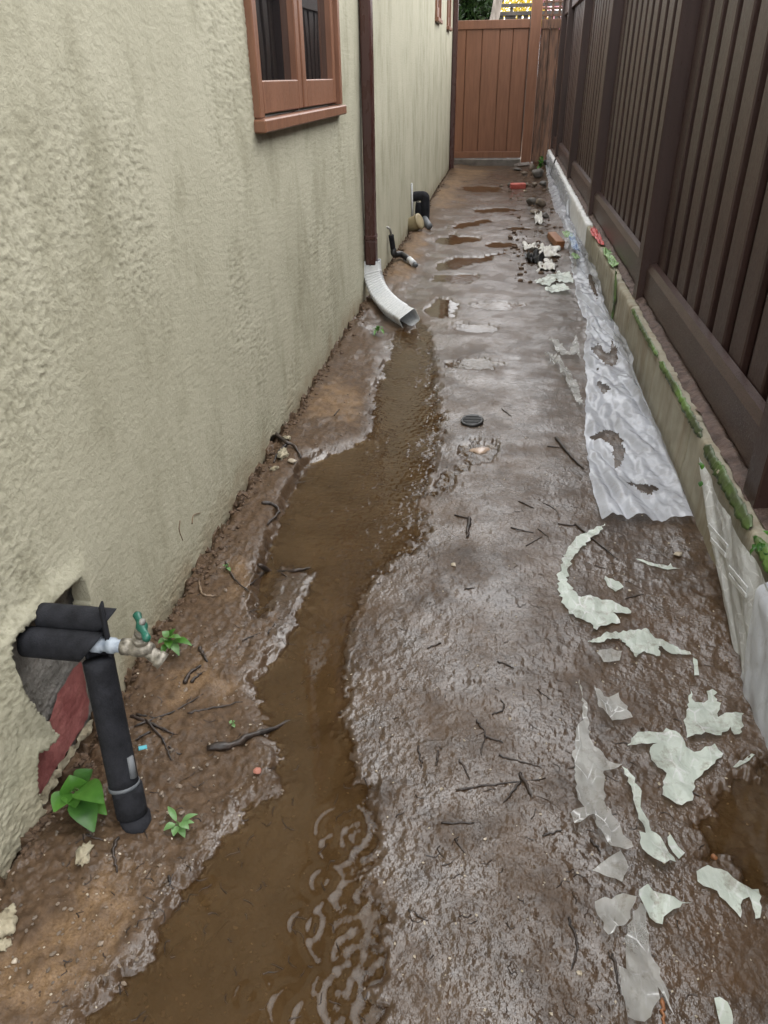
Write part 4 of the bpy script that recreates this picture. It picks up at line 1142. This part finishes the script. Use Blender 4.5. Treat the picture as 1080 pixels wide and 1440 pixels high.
rock(638, 795, 5, 'small grey shell fragment on the wet mud', 'pebble', 28, (1.1, .8, .4), 'pebble', cat='pebble')
# chunks of fallen stucco
rock(119, 1203, 15, 'elongated pale chunk of fallen stucco lying below the broad leaved weed', 'chip', 31, (.62, 1.25, .45), 'stucco_chunk', .35, 'stucco chunk').rotation_euler = (0, 0, .15)
rock(8, 1306, 16, 'crumbled pale stucco lump at the foot of the near wall', 'chip', 32, (1, 1.2, .6), 'stucco_chunk', .3, 'stucco chunk')
rock(14, 1283, 9, 'small pale stucco crumb beside the crumbled lump', 'chip', 33, (1, 1, .6), 'stucco_chunk', .3, 'stucco chunk')
rock(398, 642, 11, 'pale stucco chunk fallen beneath the black forked root', 'chip', 34, (.7, 1.3, .5), 'stucco_chunk', .3, 'stucco chunk')
rock(4, 1330, 10, 'flat stucco flake under the crumbled pale lump', 'chip', 41, (1.2, .9, .4), 'stucco_chunk', .3, 'stucco chunk')
rock(404, 618, 6, 'small pale stucco crumb above the black forked root', 'chip', 42, (.8, 1.2, .5), 'stucco_chunk', .3, 'stucco chunk')
rock(386, 660, 6, 'small pale stucco crumb below the black forked root', 'chip', 43, (.8, 1.2, .5), 'stucco_chunk', .3, 'stucco chunk')
rock(737, 246, 5, 'brown rock chip left of the dark grey rock', 'rock', 44, (1.1, .9, .6))
rock(764, 262, 6, 'brown stone wedged against the plastic below the grey rock', 'rockdark', 45, (1, 1, .7))
rock(752, 300, 6, 'low brown stone before the two earth covered rocks', 'rock', 46, (1.2, .9, .5))
rock(766, 306, 7, 'dark stone touching the plastic sheet near the white peak', 'rockdark', 47, (1, .9, .6))
rock(727, 240, 5, 'dark clod beside the weathered board', 'rockdark', 48, (1.3, .9, .5))
rock(760, 222, 6, 'brown stone under the creeper by the gate', 'rock', 49, (1.2, 1, .6))
rock(21, 1353, 4.5, 'grey pebble below the crumbled stucco lump', 'pebble', 35, name='pebble', cat='pebble')
tc = box('plastic_chip', (0, 0, 0), (.018, .010, .003), M['bluechip'], None, .001); g_ = GH(195, 1056); tc.location = g_; tc.rotation_euler = (.2, .1, .5)
tag(tc, 'turquoise plastic chip beside the foam riser', 'chip')
# bricks and timber by the far wall
def lump_box(name, px, py, size, mat, rotz, label, cat, rx=0., bev=.008, seg=2):
    g = GH(px, py)
    me = boxm(name, [-size[0] / 2, -size[1] / 2, 0], [size[0] / 2, size[1] / 2, size[2]], bev, None, seg)
    for v in me.vertices:
        p = v.co; k = .006 * float(fbm(p.x * 25 + px, p.y * 25 + p.z * 31, 2)); v.co = p * (1 + k * 6)
    o = link(name, me, None, M[mat], loc=g - [0, 0, .006]); o.rotation_euler = (rx, 0, rotz)
    return tag(o, label, cat)
lump_box('brick', 728, 264, (.20, .10, .06), 'brick', .15, 'broken red brick lying before the rocks', 'brick', .1)
lump_box('timber_offcut', 781, 341, (.075, .46, .06), 'wood', .12, 'orange brown timber offcut lying against the plastic sheet', 'timber', .0)
lump_box('weathered_board', 737, 233, (.34, .09, .05), 'grey_wood', .75, 'grey weathered board piece leaning in the debris before the gate', 'board', -.35)

# ------------------------------------------------------------------ drain cap
dc = empty('round_drain_cover', GH(664, 594)); tag(dc, 'round black plastic drain cover lying on the wet mud', 'cover')
g_ = GH(664, 594); rr = 16 * mpp(664, 594)
pf = [(-.004, rr * .96), (.006, rr), (.012, rr), (.015, rr * .95), (.0135, rr * .85), (.0135, .002)]
V, F = tube([(0, 0, s) for s, r in pf], [r for s, r in pf], 28)
o = link('disc', pym('disc', V, F, False), dc, M['blackpl'], loc=(0, 0, 0)); o.rotation_euler = (.10, -.06, 0)
for k in range(-2, 3):
    L = math.sqrt(max(0, .8 ** 2 - (k * .28) ** 2)) * rr
    b = link('ridge', boxm('ridge', (-L, k * .28 * rr - .003, .0137), (L, k * .28 * rr + .003, .018), .001), dc, M['blackpl'], loc=(0, 0, 0)); b.rotation_euler = (.10, -.06, 0)

# ------------------------------------------------------------------ plastic film scraps on the mud
def scrap(pts, label, mat='scrap', jag=.004, amp=.006, curl=.0, seed=1, step=.010, name='plastic_scrap', group=None, sp=.011, cat='plastic scrap'):
    P = gp(pts); c = P.mean(0)
    ol = jag_outline(P, step, jag, seed)
    v2, f = patch2d(ol, sp, seed)
    d = -sdf(ol, v2[:, 0], v2[:, 1])
    h = terrain(v2[:, 0], v2[:, 1])
    wr = np.abs(fbm(v2[:, 0] * 17 + seed * 3.1, v2[:, 1] * 12, 2)) * amp * 1.6 + .5 * amp * (vn(v2[:, 0] * 55 + seed, v2[:, 1] * 40) + 1) * .5
    z = np.maximum(h, .0) + .0025 + wr + curl * np.exp(-(d / .02) ** 2) * sst(0, .6, vn(v2[:, 0] * 9 + seed, v2[:, 1] * 9))
    z0 = float(z.min())
    V = np.stack([v2[:, 0] - c[0], v2[:, 1] - c[1], z - z0], 1)
    o = link(name, pym(name, V, [q if True else q[::-1] for q in f], True), None, M[mat], loc=(c[0], c[1], z0))
    return tag(o, label, cat, group)
def Z5(*p): return [(740 + a / 2.25, 800 + b / 2.25) for a, b in p]
scrap(Z5((515, 400), (530, 435), (570, 430), (565, 405), (585, 395), (600, 405), (590, 415), (608, 450), (600, 490), (680, 480), (675, 540), (650, 550), (640, 520), (610, 550), (560, 540), (505, 550), (495, 500)),
      'pale green plastic scrap with a hooked tip at the puddle by the wall', seed=1)
scrap(Z5((315, 575), (350, 530), (430, 530), (440, 515), (480, 540), (500, 580), (530, 590), (590, 575), (620, 600), (590, 640), (530, 680), (520, 750), (470, 760), (425, 735), (440, 660), (390, 620), (385, 595), (410, 570)),
      'largest pale green plastic scrap, shaped like a torn star', seed=2, amp=.007)
scrap(Z5((535, 970), (570, 950), (650, 990), (690, 1015), (735, 1020), (735, 1120), (720, 1120), (700, 1050), (680, 1060), (675, 1115), (640, 1080), (600, 1030), (540, 1000)),
      'pale green plastic scrap with two forked tails', seed=3)
scrap(Z5((590, 1375), (605, 1370), (640, 1420), (645, 1470), (605, 1470)), 'small pale plastic strip standing on the mud by a brown pool', seed=4)
scrap([(850, 742), (838, 757), (815, 775), (800, 800), (797, 822), (812, 842), (845, 848), (860, 850), (882, 860), (886, 868), (860, 866), (872, 880), (845, 885), (838, 893), (830, 880), (800, 868), (786, 842), (784, 815), (795, 780), (815, 755)],
      'curved pale green plastic arc half buried in the mud', seed=5, amp=.004, jag=.006)
scrap([(850, 815), (870, 822), (876, 830), (865, 836), (854, 828)], 'tiny pale green plastic flake inside the curved arc', seed=6, amp=.003)
scrap([(825, 908), (850, 897), (862, 893), (890, 892), (910, 890), (920, 902), (945, 912), (974, 928), (950, 926), (925, 915), (926, 928), (905, 920), (893, 932), (886, 915), (870, 902), (845, 907)],
      'ragged plastic streak with a long thin tail below the curved arc', seed=7, amp=.006, step=.006)
scrap([(838, 926), (858, 917), (874, 921), (870, 935), (848, 937)], 'crumpled whitish plastic bit below the ragged streak', 'scrapclear', seed=8)
scrap([(973, 930), (979, 934), (982, 954), (975, 954)], 'short white plastic strip at the end of the thin tail', seed=9, amp=.003, jag=.001)
scrap([(835, 968), (848, 985), (868, 982), (888, 1016), (860, 1019), (840, 1004)], 'folded clear plastic flake above the long clear strip', 'scrapclear', seed=10, amp=.010)
scrap(Z5((165, 370), (190, 480), (205, 560), (260, 620), (300, 640), (240, 660), (240, 760), (290, 830), (330, 910), (310, 920), (260, 910), (240, 870), (210, 830), (210, 800), (150, 830), (135, 800), (180, 775), (160, 755), (150, 680), (150, 620), (140, 600), (155, 580), (155, 520), (180, 490)),
      'long torn clear plastic strip with a ragged left edge half buried in mud', 'scrapclear', seed=11, amp=.010, curl=.012)
scrap(Z5((300, 640), (340, 680), (360, 740), (355, 760), (385, 830), (440, 900), (470, 945), (430, 960), (400, 940), (360, 910), (350, 860), (372, 862), (345, 780), (330, 720), (318, 680)),
      'narrow winding whitish plastic ribbon right of the long clear strip', 'scrap', seed=12, amp=.008, curl=.008)
scrap(Z5((205, 970), (295, 905), (320, 960), (300, 1005)), 'flat triangular clear plastic flap', 'scrapclear', seed=13, amp=.006, curl=.012, jag=.001)
scrap(Z5((215, 1065), (280, 1050), (340, 1075), (330, 1100), (310, 1150), (300, 1160), (250, 1190), (230, 1130)), 'squarish clear plastic flap below the triangular one', 'scrapclear', seed=14, amp=.010, curl=.014)
scrap(Z5((355, 1075), (385, 1090), (375, 1130), (390, 1220), (430, 1320), (465, 1430), (440, 1400), (420, 1350), (410, 1340), (415, 1380), (370, 1450), (310, 1450), (290, 1350), (285, 1280), (310, 1290), (305, 1180), (330, 1110)),
      'wide clear plastic strip running over the brown stick', 'scrapclear', seed=15, amp=.012, curl=.010)
scrap(Z5((350, 1040), (380, 1015), (440, 1050), (480, 1070), (520, 1062), (480, 1090), (430, 1120), (425, 1145), (385, 1120), (360, 1080)), 'pale pointed plastic piece crossing the clear strips', 'scrap', seed=16, amp=.008)
scrap(Z5((440, 870), (450, 858), (497, 910), (480, 930), (445, 892)), 'small pale plastic flake at the end of the winding ribbon', 'scrap', seed=17, amp=.004)
scrap(Z5((650, 640), (690, 610), (720, 603), (692, 632), (660, 647)), 'thin pale sliver of plastic in the right hand puddle', 'scrap', seed=18, amp=.002, jag=.001)
scrap([(893, 789), (903, 791), (920, 797), (938, 801), (942, 797), (945, 803), (956, 806), (938, 806), (915, 800)], 'forked white plastic sliver below the draped sheet', 'scrap', seed=19, amp=.002, jag=.001)
scrap([(752, 399), (785, 384), (800, 390), (806, 402), (785, 398), (770, 405)], 'whitish plastic patch in the mud near the timber offcut', 'scrap', seed=20, jag=.01, amp=.012, sp=.02)
scrap([(765, 409), (790, 401), (803, 413), (775, 414)], 'second whitish plastic patch nearer the draped sheet', 'scrap', seed=21, jag=.01, amp=.012, sp=.02)
def Z4(*p): return [(740 + a / 3.176, 400 + b / 3.176) for a, b in p]
scrap(Z4((80, 330), (110, 320), (180, 390), (230, 460), (250, 550), (235, 560), (200, 490), (150, 400)), 'narrow clear plastic tongue left of the draped sheet', 'scrapclear', seed=22, amp=.02, sp=.018)
scrap(Z4((100, 260), (140, 270), (190, 320), (222, 240), (240, 355), (200, 335), (150, 330)), 'crumpled whitish plastic above the narrow tongue', 'scrapclear', seed=23, amp=.02, sp=.018)

# ------------------------------------------------------------------ big draped plastic sheet
LE = [(868, 767), (852, 735), (838, 700), (826, 650), (822, 600), (826, 540), (822, 490), (826, 455), (812, 420), (806, 385), (799, 345), (791, 318), (779, 296), (771, 268), (768, 246), (766, 232)]
lew = np.array([G(a, b, .02)[:2] for a, b in LE])
UE = [(975, 738), (950, 668), (925, 598), (906, 535), (892, 500), (876, 466), (856, 440), (846, 398), (838, 372), (828, 350), (812, 330), (800, 315)]
uew = np.array([WX(a, b, RWX - .012)[1:] for a, b in UE])
uy = np.concatenate([uew[:, 0], [8.2, 10, 13.2]]); uz = np.concatenate([np.maximum(uew[:, 1], .006), [.25, .255, .255]])
o_ = np.argsort(uy); uy = uy[o_]; uz = uz[o_]
o_ = np.argsort(lew[:, 1]); ly = lew[o_, 1]; lx = lew[o_, 0]
yv = rows(2.20, 13.0, .007, 2.2, 1.3); nu = 64
uu = np.linspace(0, 1, nu)
A, U = np.meshgrid(yv, uu, indexing='ij'); a = A.ravel(); u = U.ravel()
xl_ = np.interp(a, ly, lx) + .008 * fbm(a * 9, a * 0, 3); zu = np.interp(a, uy, uz)
# front hem runs obliquely
a = a + (1 - u) * 0.0
gx_ = RWX - .010
run = np.maximum(gx_ - xl_, .02); tot = run + zu
s = u * tot
soft = np.minimum(.07, .45 * np.minimum(run, np.maximum(zu, .01)))
X_ = np.where(s < run, xl_ + s, gx_); Z_ = np.where(s < run, 0, s - run)
# round the inner corner so that the film bridges it
k = np.clip((s - (run - soft)) / (2 * soft), 0, 1); inb = (s > run - soft) & (s < run + soft)
X_ = np.where(inb, gx_ - soft * (1 - k) ** 2, X_); Z_ = np.where(inb, soft * k ** 2, Z_)
hh = np.maximum(terrain(X_, a), 0)
lift = .004 + .026 * np.abs(fbm(a * 3.0 + u * 3, u * 3.2 + a * .8, 2)) + .010 * np.abs(vn(a * 8 + u * 6, u * 7 - a * 5)) + .0010 * np.abs(vn(a * 30 + u * 9, u * 20))
lift *= (.35 + .65 * sst(0, .12, u))
flat = np.clip(1 - Z_ / .08, 0, 1)
Zs = hh * flat + Z_ + lift * flat
Xs = X_ - lift * (1 - flat) * .9
Xs = np.minimum(Xs, gx_)
VS = np.stack([Xs, a, Zs], 1)
pxs = PX(VS); jx = pxs[:, 0] + 2.5 * fbm(a * 40, u * 40, 2); jy = pxs[:, 1] + 2.5 * fbm(a * 40 + 7, u * 40, 2)
HOLES = [Z4((270, 690), (300, 670), (360, 648), (410, 665), (432, 700), (438, 760), (425, 800), (405, 820), (390, 790), (385, 735), (350, 695), (310, 690)),
         Z4((440, 872), (500, 893), (560, 895), (600, 910), (545, 940), (510, 922)),
         Z4((290, 290), (320, 262), (370, 320), (380, 240), (405, 290), (408, 345), (380, 368), (340, 350)),
         Z4((312, 430), (360, 450), (380, 462), (350, 490), (325, 470)),
         Z4((315, 372), (328, 368), (330, 388), (318, 388)),
         [(826, 384), (832, 386), (838, 405), (842, 424), (836, 416), (829, 400)]]
hd_ = np.full(len(VS), 99.)
for q in HOLES: hd_ = np.minimum(hd_, sdf(np.array(q), jx, jy))
FS = gridf(len(yv), nu)
# front corner: cut the hem obliquely from wall to outer edge
hem = sdf(np.array([(600, 1200), (868, 768), (884, 765), (930, 754), (976, 741), (1300, 700), (1300, 1300)]), jx, jy)
ok = (hd_[FS].mean(1) > 0) & (hem[FS].mean(1) > 0)
FS = FS[ok]; used = np.unique(FS); idx = np.full(len(VS), -1); idx[used] = np.arange(len(used))
c = VS[used].mean(0) * [1, 1, 0]
sheet = link('plastic_sheet', npm('plastic_sheet', VS[used] - c, idx[FS][:, ::-1]), None, M['plastic'], loc=c)
tag(sheet, 'long torn white plastic sheet draped from the low wall over the mud', 'plastic sheet')

# thick wrapped plastic against the wall in the foreground
e0 = WX(984, 650, RWX - .02); e1 = G(1042, 926, .0)
ny_, nz_ = 90, 40
tt = np.linspace(0, 1, ny_); zz = np.linspace(0, 1, nz_)
T_, Zt = np.meshgrid(tt, zz, indexing='ij'); t_ = T_.ravel(); z_ = Zt.ravel()
yf = e1[1] + (e0[1] - e1[1]) * z_; yn = .95
yq = yf + (yn - yf) * t_
ztop = .243 - .01 * np.sin(t_ * 9)
zq = z_ * ztop - .012 * (1 - z_)
fold = .010 * np.abs(np.sin(t_ * 17 + z_ * 1.5)) + .012 * np.abs(fbm(t_ * 7, z_ * 1.2, 2)) + .002 * vn(t_ * 60, z_ * 12)
xq = RWX - .014 - fold * .8 - .010 * (1 - z_) ** 1.5 - .008 * np.sin(np.pi * z_)
wr = link('plastic_wrap', npm('plastic_wrap', np.stack([xq, yq, zq], 1), gridf(ny_, nz_)), None, M['wrap'])
tag(wr, 'thick greyish plastic wrap with taped straps leaning on the near low wall', 'plastic wrap')
from mathutils.bvhtree import BVHTree
bvh = BVHTree.FromPolygons([tuple(v) for v in np.stack([xq, yq, zq], 1)], [tuple(int(i) for i in f) for f in gridf(ny_, nz_)])
for (p0, p1) in [((974, 711), (1024, 769)), ((968, 722), (1021, 781)), ((1026, 797), (1052, 829)), ((1026, 809), (1050, 838))]:
    pts = []
    for k in np.linspace(0, 1, 14):
        px, py = p0[0] + (p1[0] - p0[0]) * k, p0[1] + (p1[1] - p0[1]) * k
        hit = bvh.ray_cast(Vector(CPOS), Vector(ray(px, py)).normalized())
        if hit[0] is not None: pts.append(np.array(hit[0]) + [-.002, 0, 0])
    if len(pts) > 2:
        V, F = tube(pts, .0065, prof=[(-1, -.25), (1, -.25), (1, .25), (-1, .25)]) if False else tube(pts, 1, prof=[(.0016, -.006), (.0016, .006), (-.0016, .006), (-.0016, -.006)])
        st_ = link('strap', pym('strap', V, F), wr, M['tape'], loc=(0, 0, 0))
# second flap of film over the wall top nearest
yq = np.linspace(.9, 1.56, 70); zz = np.linspace(0, 1, 22)
A, U = np.meshgrid(yq, zz, indexing='ij'); a = A.ravel(); u = U.ravel()
zf = .02 + u * .255; xf = RWX - .038 - .008 * np.abs(fbm(a * 12, u * 2, 2)) - .010 * (1 - u) + sst(.82, 1, u) * .065
zf = np.minimum(zf, .262) + .012 * sst(.9, 1, u) + .006 * fbm(a * 15, u * 3, 2)
a2 = a - .10 * (1 - u) 
fl_ = link('film_flap', npm('film_flap', np.stack([xf, a2, zf], 1), gridf(70, 22)[:, ::-1]), None, M['plastic'])
tag(fl_, 'white plastic flap folded over the near wall top above the grey wrap', 'plastic sheet')

# ------------------------------------------------------------------ green strip, tape and wrappers on the wall top
def ribbon(name, pts, half, mat, label, cat, nseg=80, jitter=.002, seed=1, tilt=1.1):
    S = spline(pts, nseg); T, N, B = frames(S); V = []; F = []
    rs = np.random.RandomState(seed)
    for i in range(nseg):
        w = half * (1 + .28 * float(fbm(i * .25 + seed * 5, 1.7, 3))) * min(1, .25 + i * .2, .25 + (nseg - 1 - i) * .2)
        sd_ = np.array([math.cos(tilt), 0, math.sin(tilt)])
        nn = np.array([-math.sin(tilt), 0, math.cos(tilt)])
        c = S[i] + rs.normal(0, jitter, 3) * .5
        for k in (-1, -.4, .3, 1):
            V.append(c + sd_ * w * k + nn * (.0015 * (1 - k * k) + .003 * float(vn(i * .5, k * 2 + seed))))
    for i in range(nseg - 1):
        for k in range(3): F.append((i * 4 + k, i * 4 + k + 1, i * 4 + 5 + k, i * 4 + 4 + k))
    me = pym(name, V, [f[::-1] for f in F], True); o = link(name, me, None, M[mat])
    md = o.modifiers.new('thick', 'SOLIDIFY'); md.thickness = .0015; md.offset = 1
    return tag(o, label, cat)
for k_, (ya_, yb_, lab_) in enumerate([(3.93, 3.18, 'narrow green plastic strip on the wall edge starting at the block gap'), (3.12, 2.36, 'dark green plastic strip on the low wall edge beside the torn sheet'),
                                       (2.30, 1.78, 'broad green plastic strip on the low wall edge above the grey wrap'), (1.74, 1.0, 'green plastic strip under the near white flap')]):
    ribbon('green_strip', [(RWX + .002 + .003 * math.sin(3 * y + k_), y, .257 + .003 * math.sin(5 * y)) for y in np.linspace(ya_, yb_, 6)], (.011, .014, .018, .017)[k_], 'greenstrip', lab_, 'strip', 60, .003, k_ + 1)
g0 = WX(866, 384, RWX - .006); g1 = WX(864, 420, RWX - .008); g2 = WX(860, 450, RWX - .010)
def hang(name, pts, half, mat, label, cat, seed=2):
    S = spline(pts, 24); V = []; F = []
    for i, c in enumerate(S):
        w = half * (.75 + .35 * float(vn(i * .4, seed)))
        for k in (-1, -.3, .4, 1): V.append(c + np.array([-.006 * (1 - k * k) - .002 * float(vn(i * .6, k * 3)), w * k, 0]))
    for i in range(23):
        for k in range(3): F.append((i * 4 + k, i * 4 + k + 1, i * 4 + 5 + k, i * 4 + 4 + k))
    o = link(name, pym(name, V, F, True), None, M[mat]); md = o.modifiers.new('thick', 'SOLIDIFY'); md.thickness = .0015
    return tag(o, label, cat)
hang('green_film', [g0 + [0, 0, .015], g0, g1, g2], .060, 'greenstrip', 'green film strip hanging down the face of the low wall', 'strip')
def crumple(name, center, size, mat, label, cat, seed, fold=.5):
    """crumpled foil: a folded sheet"""
    n = 22; uu = np.linspace(-1, 1, n); A, B = np.meshgrid(uu, uu, indexing='ij'); a = A.ravel(); b = B.ravel()
    s = np.array(size)
    edge = 1 + .16 * vn(a * 1.2 + seed, b * 1.2)
    V = np.stack([a * s[0] * edge, b * s[1] * edge, s[2] * (.25 + fold * 1.3 * np.abs(fbm(a * 1.5 + seed * 3, b * 1.7, 2)) + .10 * vn(a * 4 + seed, b * 4))], 1)
    V[:, 2] -= V[:, 2].min()
    V[:, 0] += .25 * s[0] * vn(b * 2 + seed, a * 1.0); V[:, 1] += .2 * s[1] * vn(a * 2 + seed, b)
    o = link(name, npm(name, V, gridf(n, n)), None, M[mat], loc=center)
    md = o.modifiers.new('thick', 'SOLIDIFY'); md.thickness = .002
    return tag(o, label, cat)
def top_at(px, py, z=.262): g = G(px, py, z); return np.array([min(max(g[0], RWX + .02), .77), g[1], z])
crumple('red_film', top_at(838, 331, .262), (.026, .36, .022), 'redfilm', 'crumpled red plastic film on top of the low wall under a fence post', 'plastic film', 3)
crumple('green_wrapper', top_at(858, 362, .262), (.030, .28, .030), 'greenbag', 'crumpled bright green film on the low wall beside the red one', 'plastic film', 5)
g_ = WX(808, 342, RWX - .09); crumple('printed_wrapper', np.array([RWX - .10, g_[1], max(.12, g_[2] - .02)]), (.026, .34, .03), 'blue', 'blue printed wrapper caught on the draped plastic sheet', 'wrapper', 7)
crumple('green_wrapper', np.array([RWX - .12, g_[1] + .35, max(.12, g_[2] - .02)]), (.035, .12, .02), 'greenbag', 'small green film at the far tip of the blue wrapper', 'plastic film', 9)
crumple('green_wrapper', np.array([RWX - .11, g_[1] - .42, max(.10, g_[2] - .05)]), (.025, .10, .02), 'greenbag', 'small green film at the near tip of the blue wrapper', 'plastic film', 10)
def crumple_px(name, px, py, wpx, hpx, hz, mat, label, cat, seed):
    g = GH(px, py); m = mpp(px, py)
    y0 = G(px, py - hpx / 2)[1]; y1 = G(px, py + hpx / 2)[1]
    return crumple(name, g - [0, 0, .004], (wpx * m / 2, (y0 - y1) / 2, hz), mat, label, cat, seed)
crumple_px('wet_cloth', 746, 349, 20, 9, .06, 'paper', 'small crumpled white cloth left of the black lump', 'cloth', 11)
crumple_px('wet_cloth', 771, 356, 28, 14, .08, 'paper', 'large crumpled white cloth right of the black lump', 'cloth', 12)
crumple_px('wet_cloth', 768, 374, 24, 13, .05, 'paper', 'pointed dirty white cloth strip below the black lump', 'cloth', 13)
crumple_px('black_bag', 751, 366, 22, 9, .10, 'blackpl', 'crumpled black plastic lump between the white cloths', 'plastic bag', 14)
crumple_px('plastic_scrap', 757, 310, 10, 12, .09, 'paper', 'small upright white plastic peak near the timber offcut', 'plastic scrap', 15)
# black cable and creeper on the far plastic
cb = link('cable', tubem('cable', spline([WX(781, 224, RWX + .0), WX(776, 240, RWX - .02), WX(771, 262, RWX - .03), WX(766, 284, RWX - .06)], 20), .010, 8), None, M['blackpl'])
tag(cb, 'black cable hanging over the far end of the plastic sheet', 'cable')
for (px, py, lab, n, sz, xx) in [(763, 230, 'green creeper leaves at the far end of the low wall by the gate', 22, .07, .60), (767, 284, 'green creeper sprig at the end of the black cable', 12, .05, .60),
                             (986, 676, 'dark green leaf scrap stuck to the top of the grey plastic wrap', 3, .022, RWX - .045), (1074, 772, 'dark green leaves caught in the near white flap', 9, .020, RWX - .05)]:
    c_ = WX(px, py, xx); e = empty('creeper' if n > 9 else 'leaf_cluster', c_); tag(e, lab, 'leaves')
    for k in range(n):
        d_ = np.array([random.uniform(-.3, -.05), random.gauss(0, .6), random.gauss(0, .6)]); d_ /= np.linalg.norm(d_)
        b_ = c_ + np.array([random.uniform(-.5, .1), random.gauss(0, .8), random.gauss(0, .9)]) * sz
        V, F = leafm(b_, b_ + d_ * sz * random.uniform(.8, 1.3), sz * .7)
        link('leaf', pym('leaf', V, F, True), e, M['leaf' if k % 2 else 'leafdark'])

# ------------------------------------------------------------------ gravel, crumbs (uncountable)
def scatter(name, n, region, smin, smax, mat, seed, flat=.6):
    rs = np.random.RandomState(seed); P = []
    while len(P) < n:
        px, py = rs.uniform(region[0], region[2]), rs.uniform(region[1], region[3])
        g = G(px, py)
        if -.83 < g[0] < .66 and .5 < g[1] < 13: P.append((g[0], g[1]))
    P = np.array(P); h = terrain(P[:, 0], P[:, 1])
    bm = bmesh.new(); bmesh.ops.create_icosphere(bm, subdivisions=1, radius=1)
    bv_ = np.array([v.co[:] for v in bm.verts]); bf = np.array([[v.index for v in f.verts] for f in bm.faces]); bm.free()
    V = []; F = []
    for i in range(n):
        s = rs.uniform(smin, smax) * (1 if rs.rand() > .1 else 1.6); ang = rs.uniform(0, 6.3); c, sn = math.cos(ang), math.sin(ang)
        q = bv_ * (1 + rs.uniform(-.25, .25, (len(bv_), 1))) * np.array([1.2, .8, flat]) * s
        q = np.stack([q[:, 0] * c - q[:, 1] * sn, q[:, 0] * sn + q[:, 1] * c, q[:, 2]], 1) + [P[i, 0], P[i, 1], h[i] + s * .25]
        F.append(bf + len(V) * len(bv_)); V.append(q)
    return link(name, npm(name, np.concatenate(V), np.concatenate(F), False), None, M[mat])
g1_ = stuff(scatter('gravel', 420, (0, 560, 1080, 1440), .0012, .0030, 'pebble', 1)); tag(g1_, 'tiny pale gravel grains sprinkled over the mud', 'gravel')
g2_ = stuff(scatter('soil_crumbs', 700, (0, 480, 520, 1440), .0015, .0045, 'rock', 2)); tag(g2_, 'brown soil crumbs on the bank along the stucco wall', 'soil')
g4_ = stuff(scatter('far_rubble', 150, (715, 225, 790, 400), .006, .022, 'clod', 6)); tag(g4_, 'brown crumbs and stones along the foot of the far low wall', 'rubble')
# earth clods in the crevice at the wall's foot
rs = np.random.RandomState(9); Vc = []; Fc = []; nv = 0
bm = bmesh.new(); bmesh.ops.create_icosphere(bm, subdivisions=2, radius=1); bv_ = np.array([v.co[:] for v in bm.verts]); bf = np.array([[v.index for v in f.verts] for f in bm.faces]); bm.free()
for i in range(900):
    y = .75 * (12 / .75) ** rs.rand(); x = -.845 + abs(rs.normal(0, .03)); s = rs.uniform(.002, .007) * (1 + .15 * y)
    q = bv_ * (1 + .55 * fbm(bv_[:, 0] * 2 + i, bv_[:, 1] * 2 + bv_[:, 2] * 2, 2))[:, None] * np.array([1, 1.2, .6]) * s + [x, y, H(x, y) + s * .05]
    Vc.append(q); Fc.append(bf + nv); nv += len(bv_)
cl_ = stuff(link('earth_clods', npm('earth_clods', np.concatenate(Vc), np.concatenate(Fc)), None, M['clod'])); tag(cl_, 'dark earth clods along the foot of the stucco wall', 'soil')

# tiny root fibres and needles strewn over the mud
rs = np.random.RandomState(77); parts = []
while len(parts) < 330:
    px, py = rs.uniform(60, 1000), rs.uniform(520, 1440)
    g = G(px, py)
    if not (-.80 < g[0] < .62): continue
    if g[0] > -.2 and rs.rand() < .45: continue
    L = rs.uniform(.008, .03); an = rs.uniform(0, 6.28); P_ = []
    for k in range(4):
        q = g[:2] + np.array([math.cos(an), math.sin(an)]) * L * k / 3; an += rs.normal(0, .35)
        P_.append((q[0], q[1], max(0, H(q[0], q[1])) + .0008))
    parts.append(tube(P_, [.0011, .0010, .0008, .0005], 4))
V, F = merge(parts)
fb = stuff(link('root_fibres', pym('root_fibres', V, F), None, M['twig'])); tag(fb, 'tiny dark root fibres strewn over soil and mud', 'fibres')

for pts, lab in (([(253, 732), (252, 745), (257, 760)], 'thin dried root clinging to the stucco wall'), ([(270, 737), (272, 725), (282, 721)], 'short hooked root scrap stuck to the stucco wall')):
    P_ = [WX(a_, b_, WALLX + .004) for a_, b_ in pts]
    S = spline(P_, 10); V, F = tube(S - S[0], np.linspace(.0022, .001, 10), 5)
    tag(link('dried_root', pym('dried_root', V, F, True), None, M['twigpale'], loc=S[0]), lab, 'root')
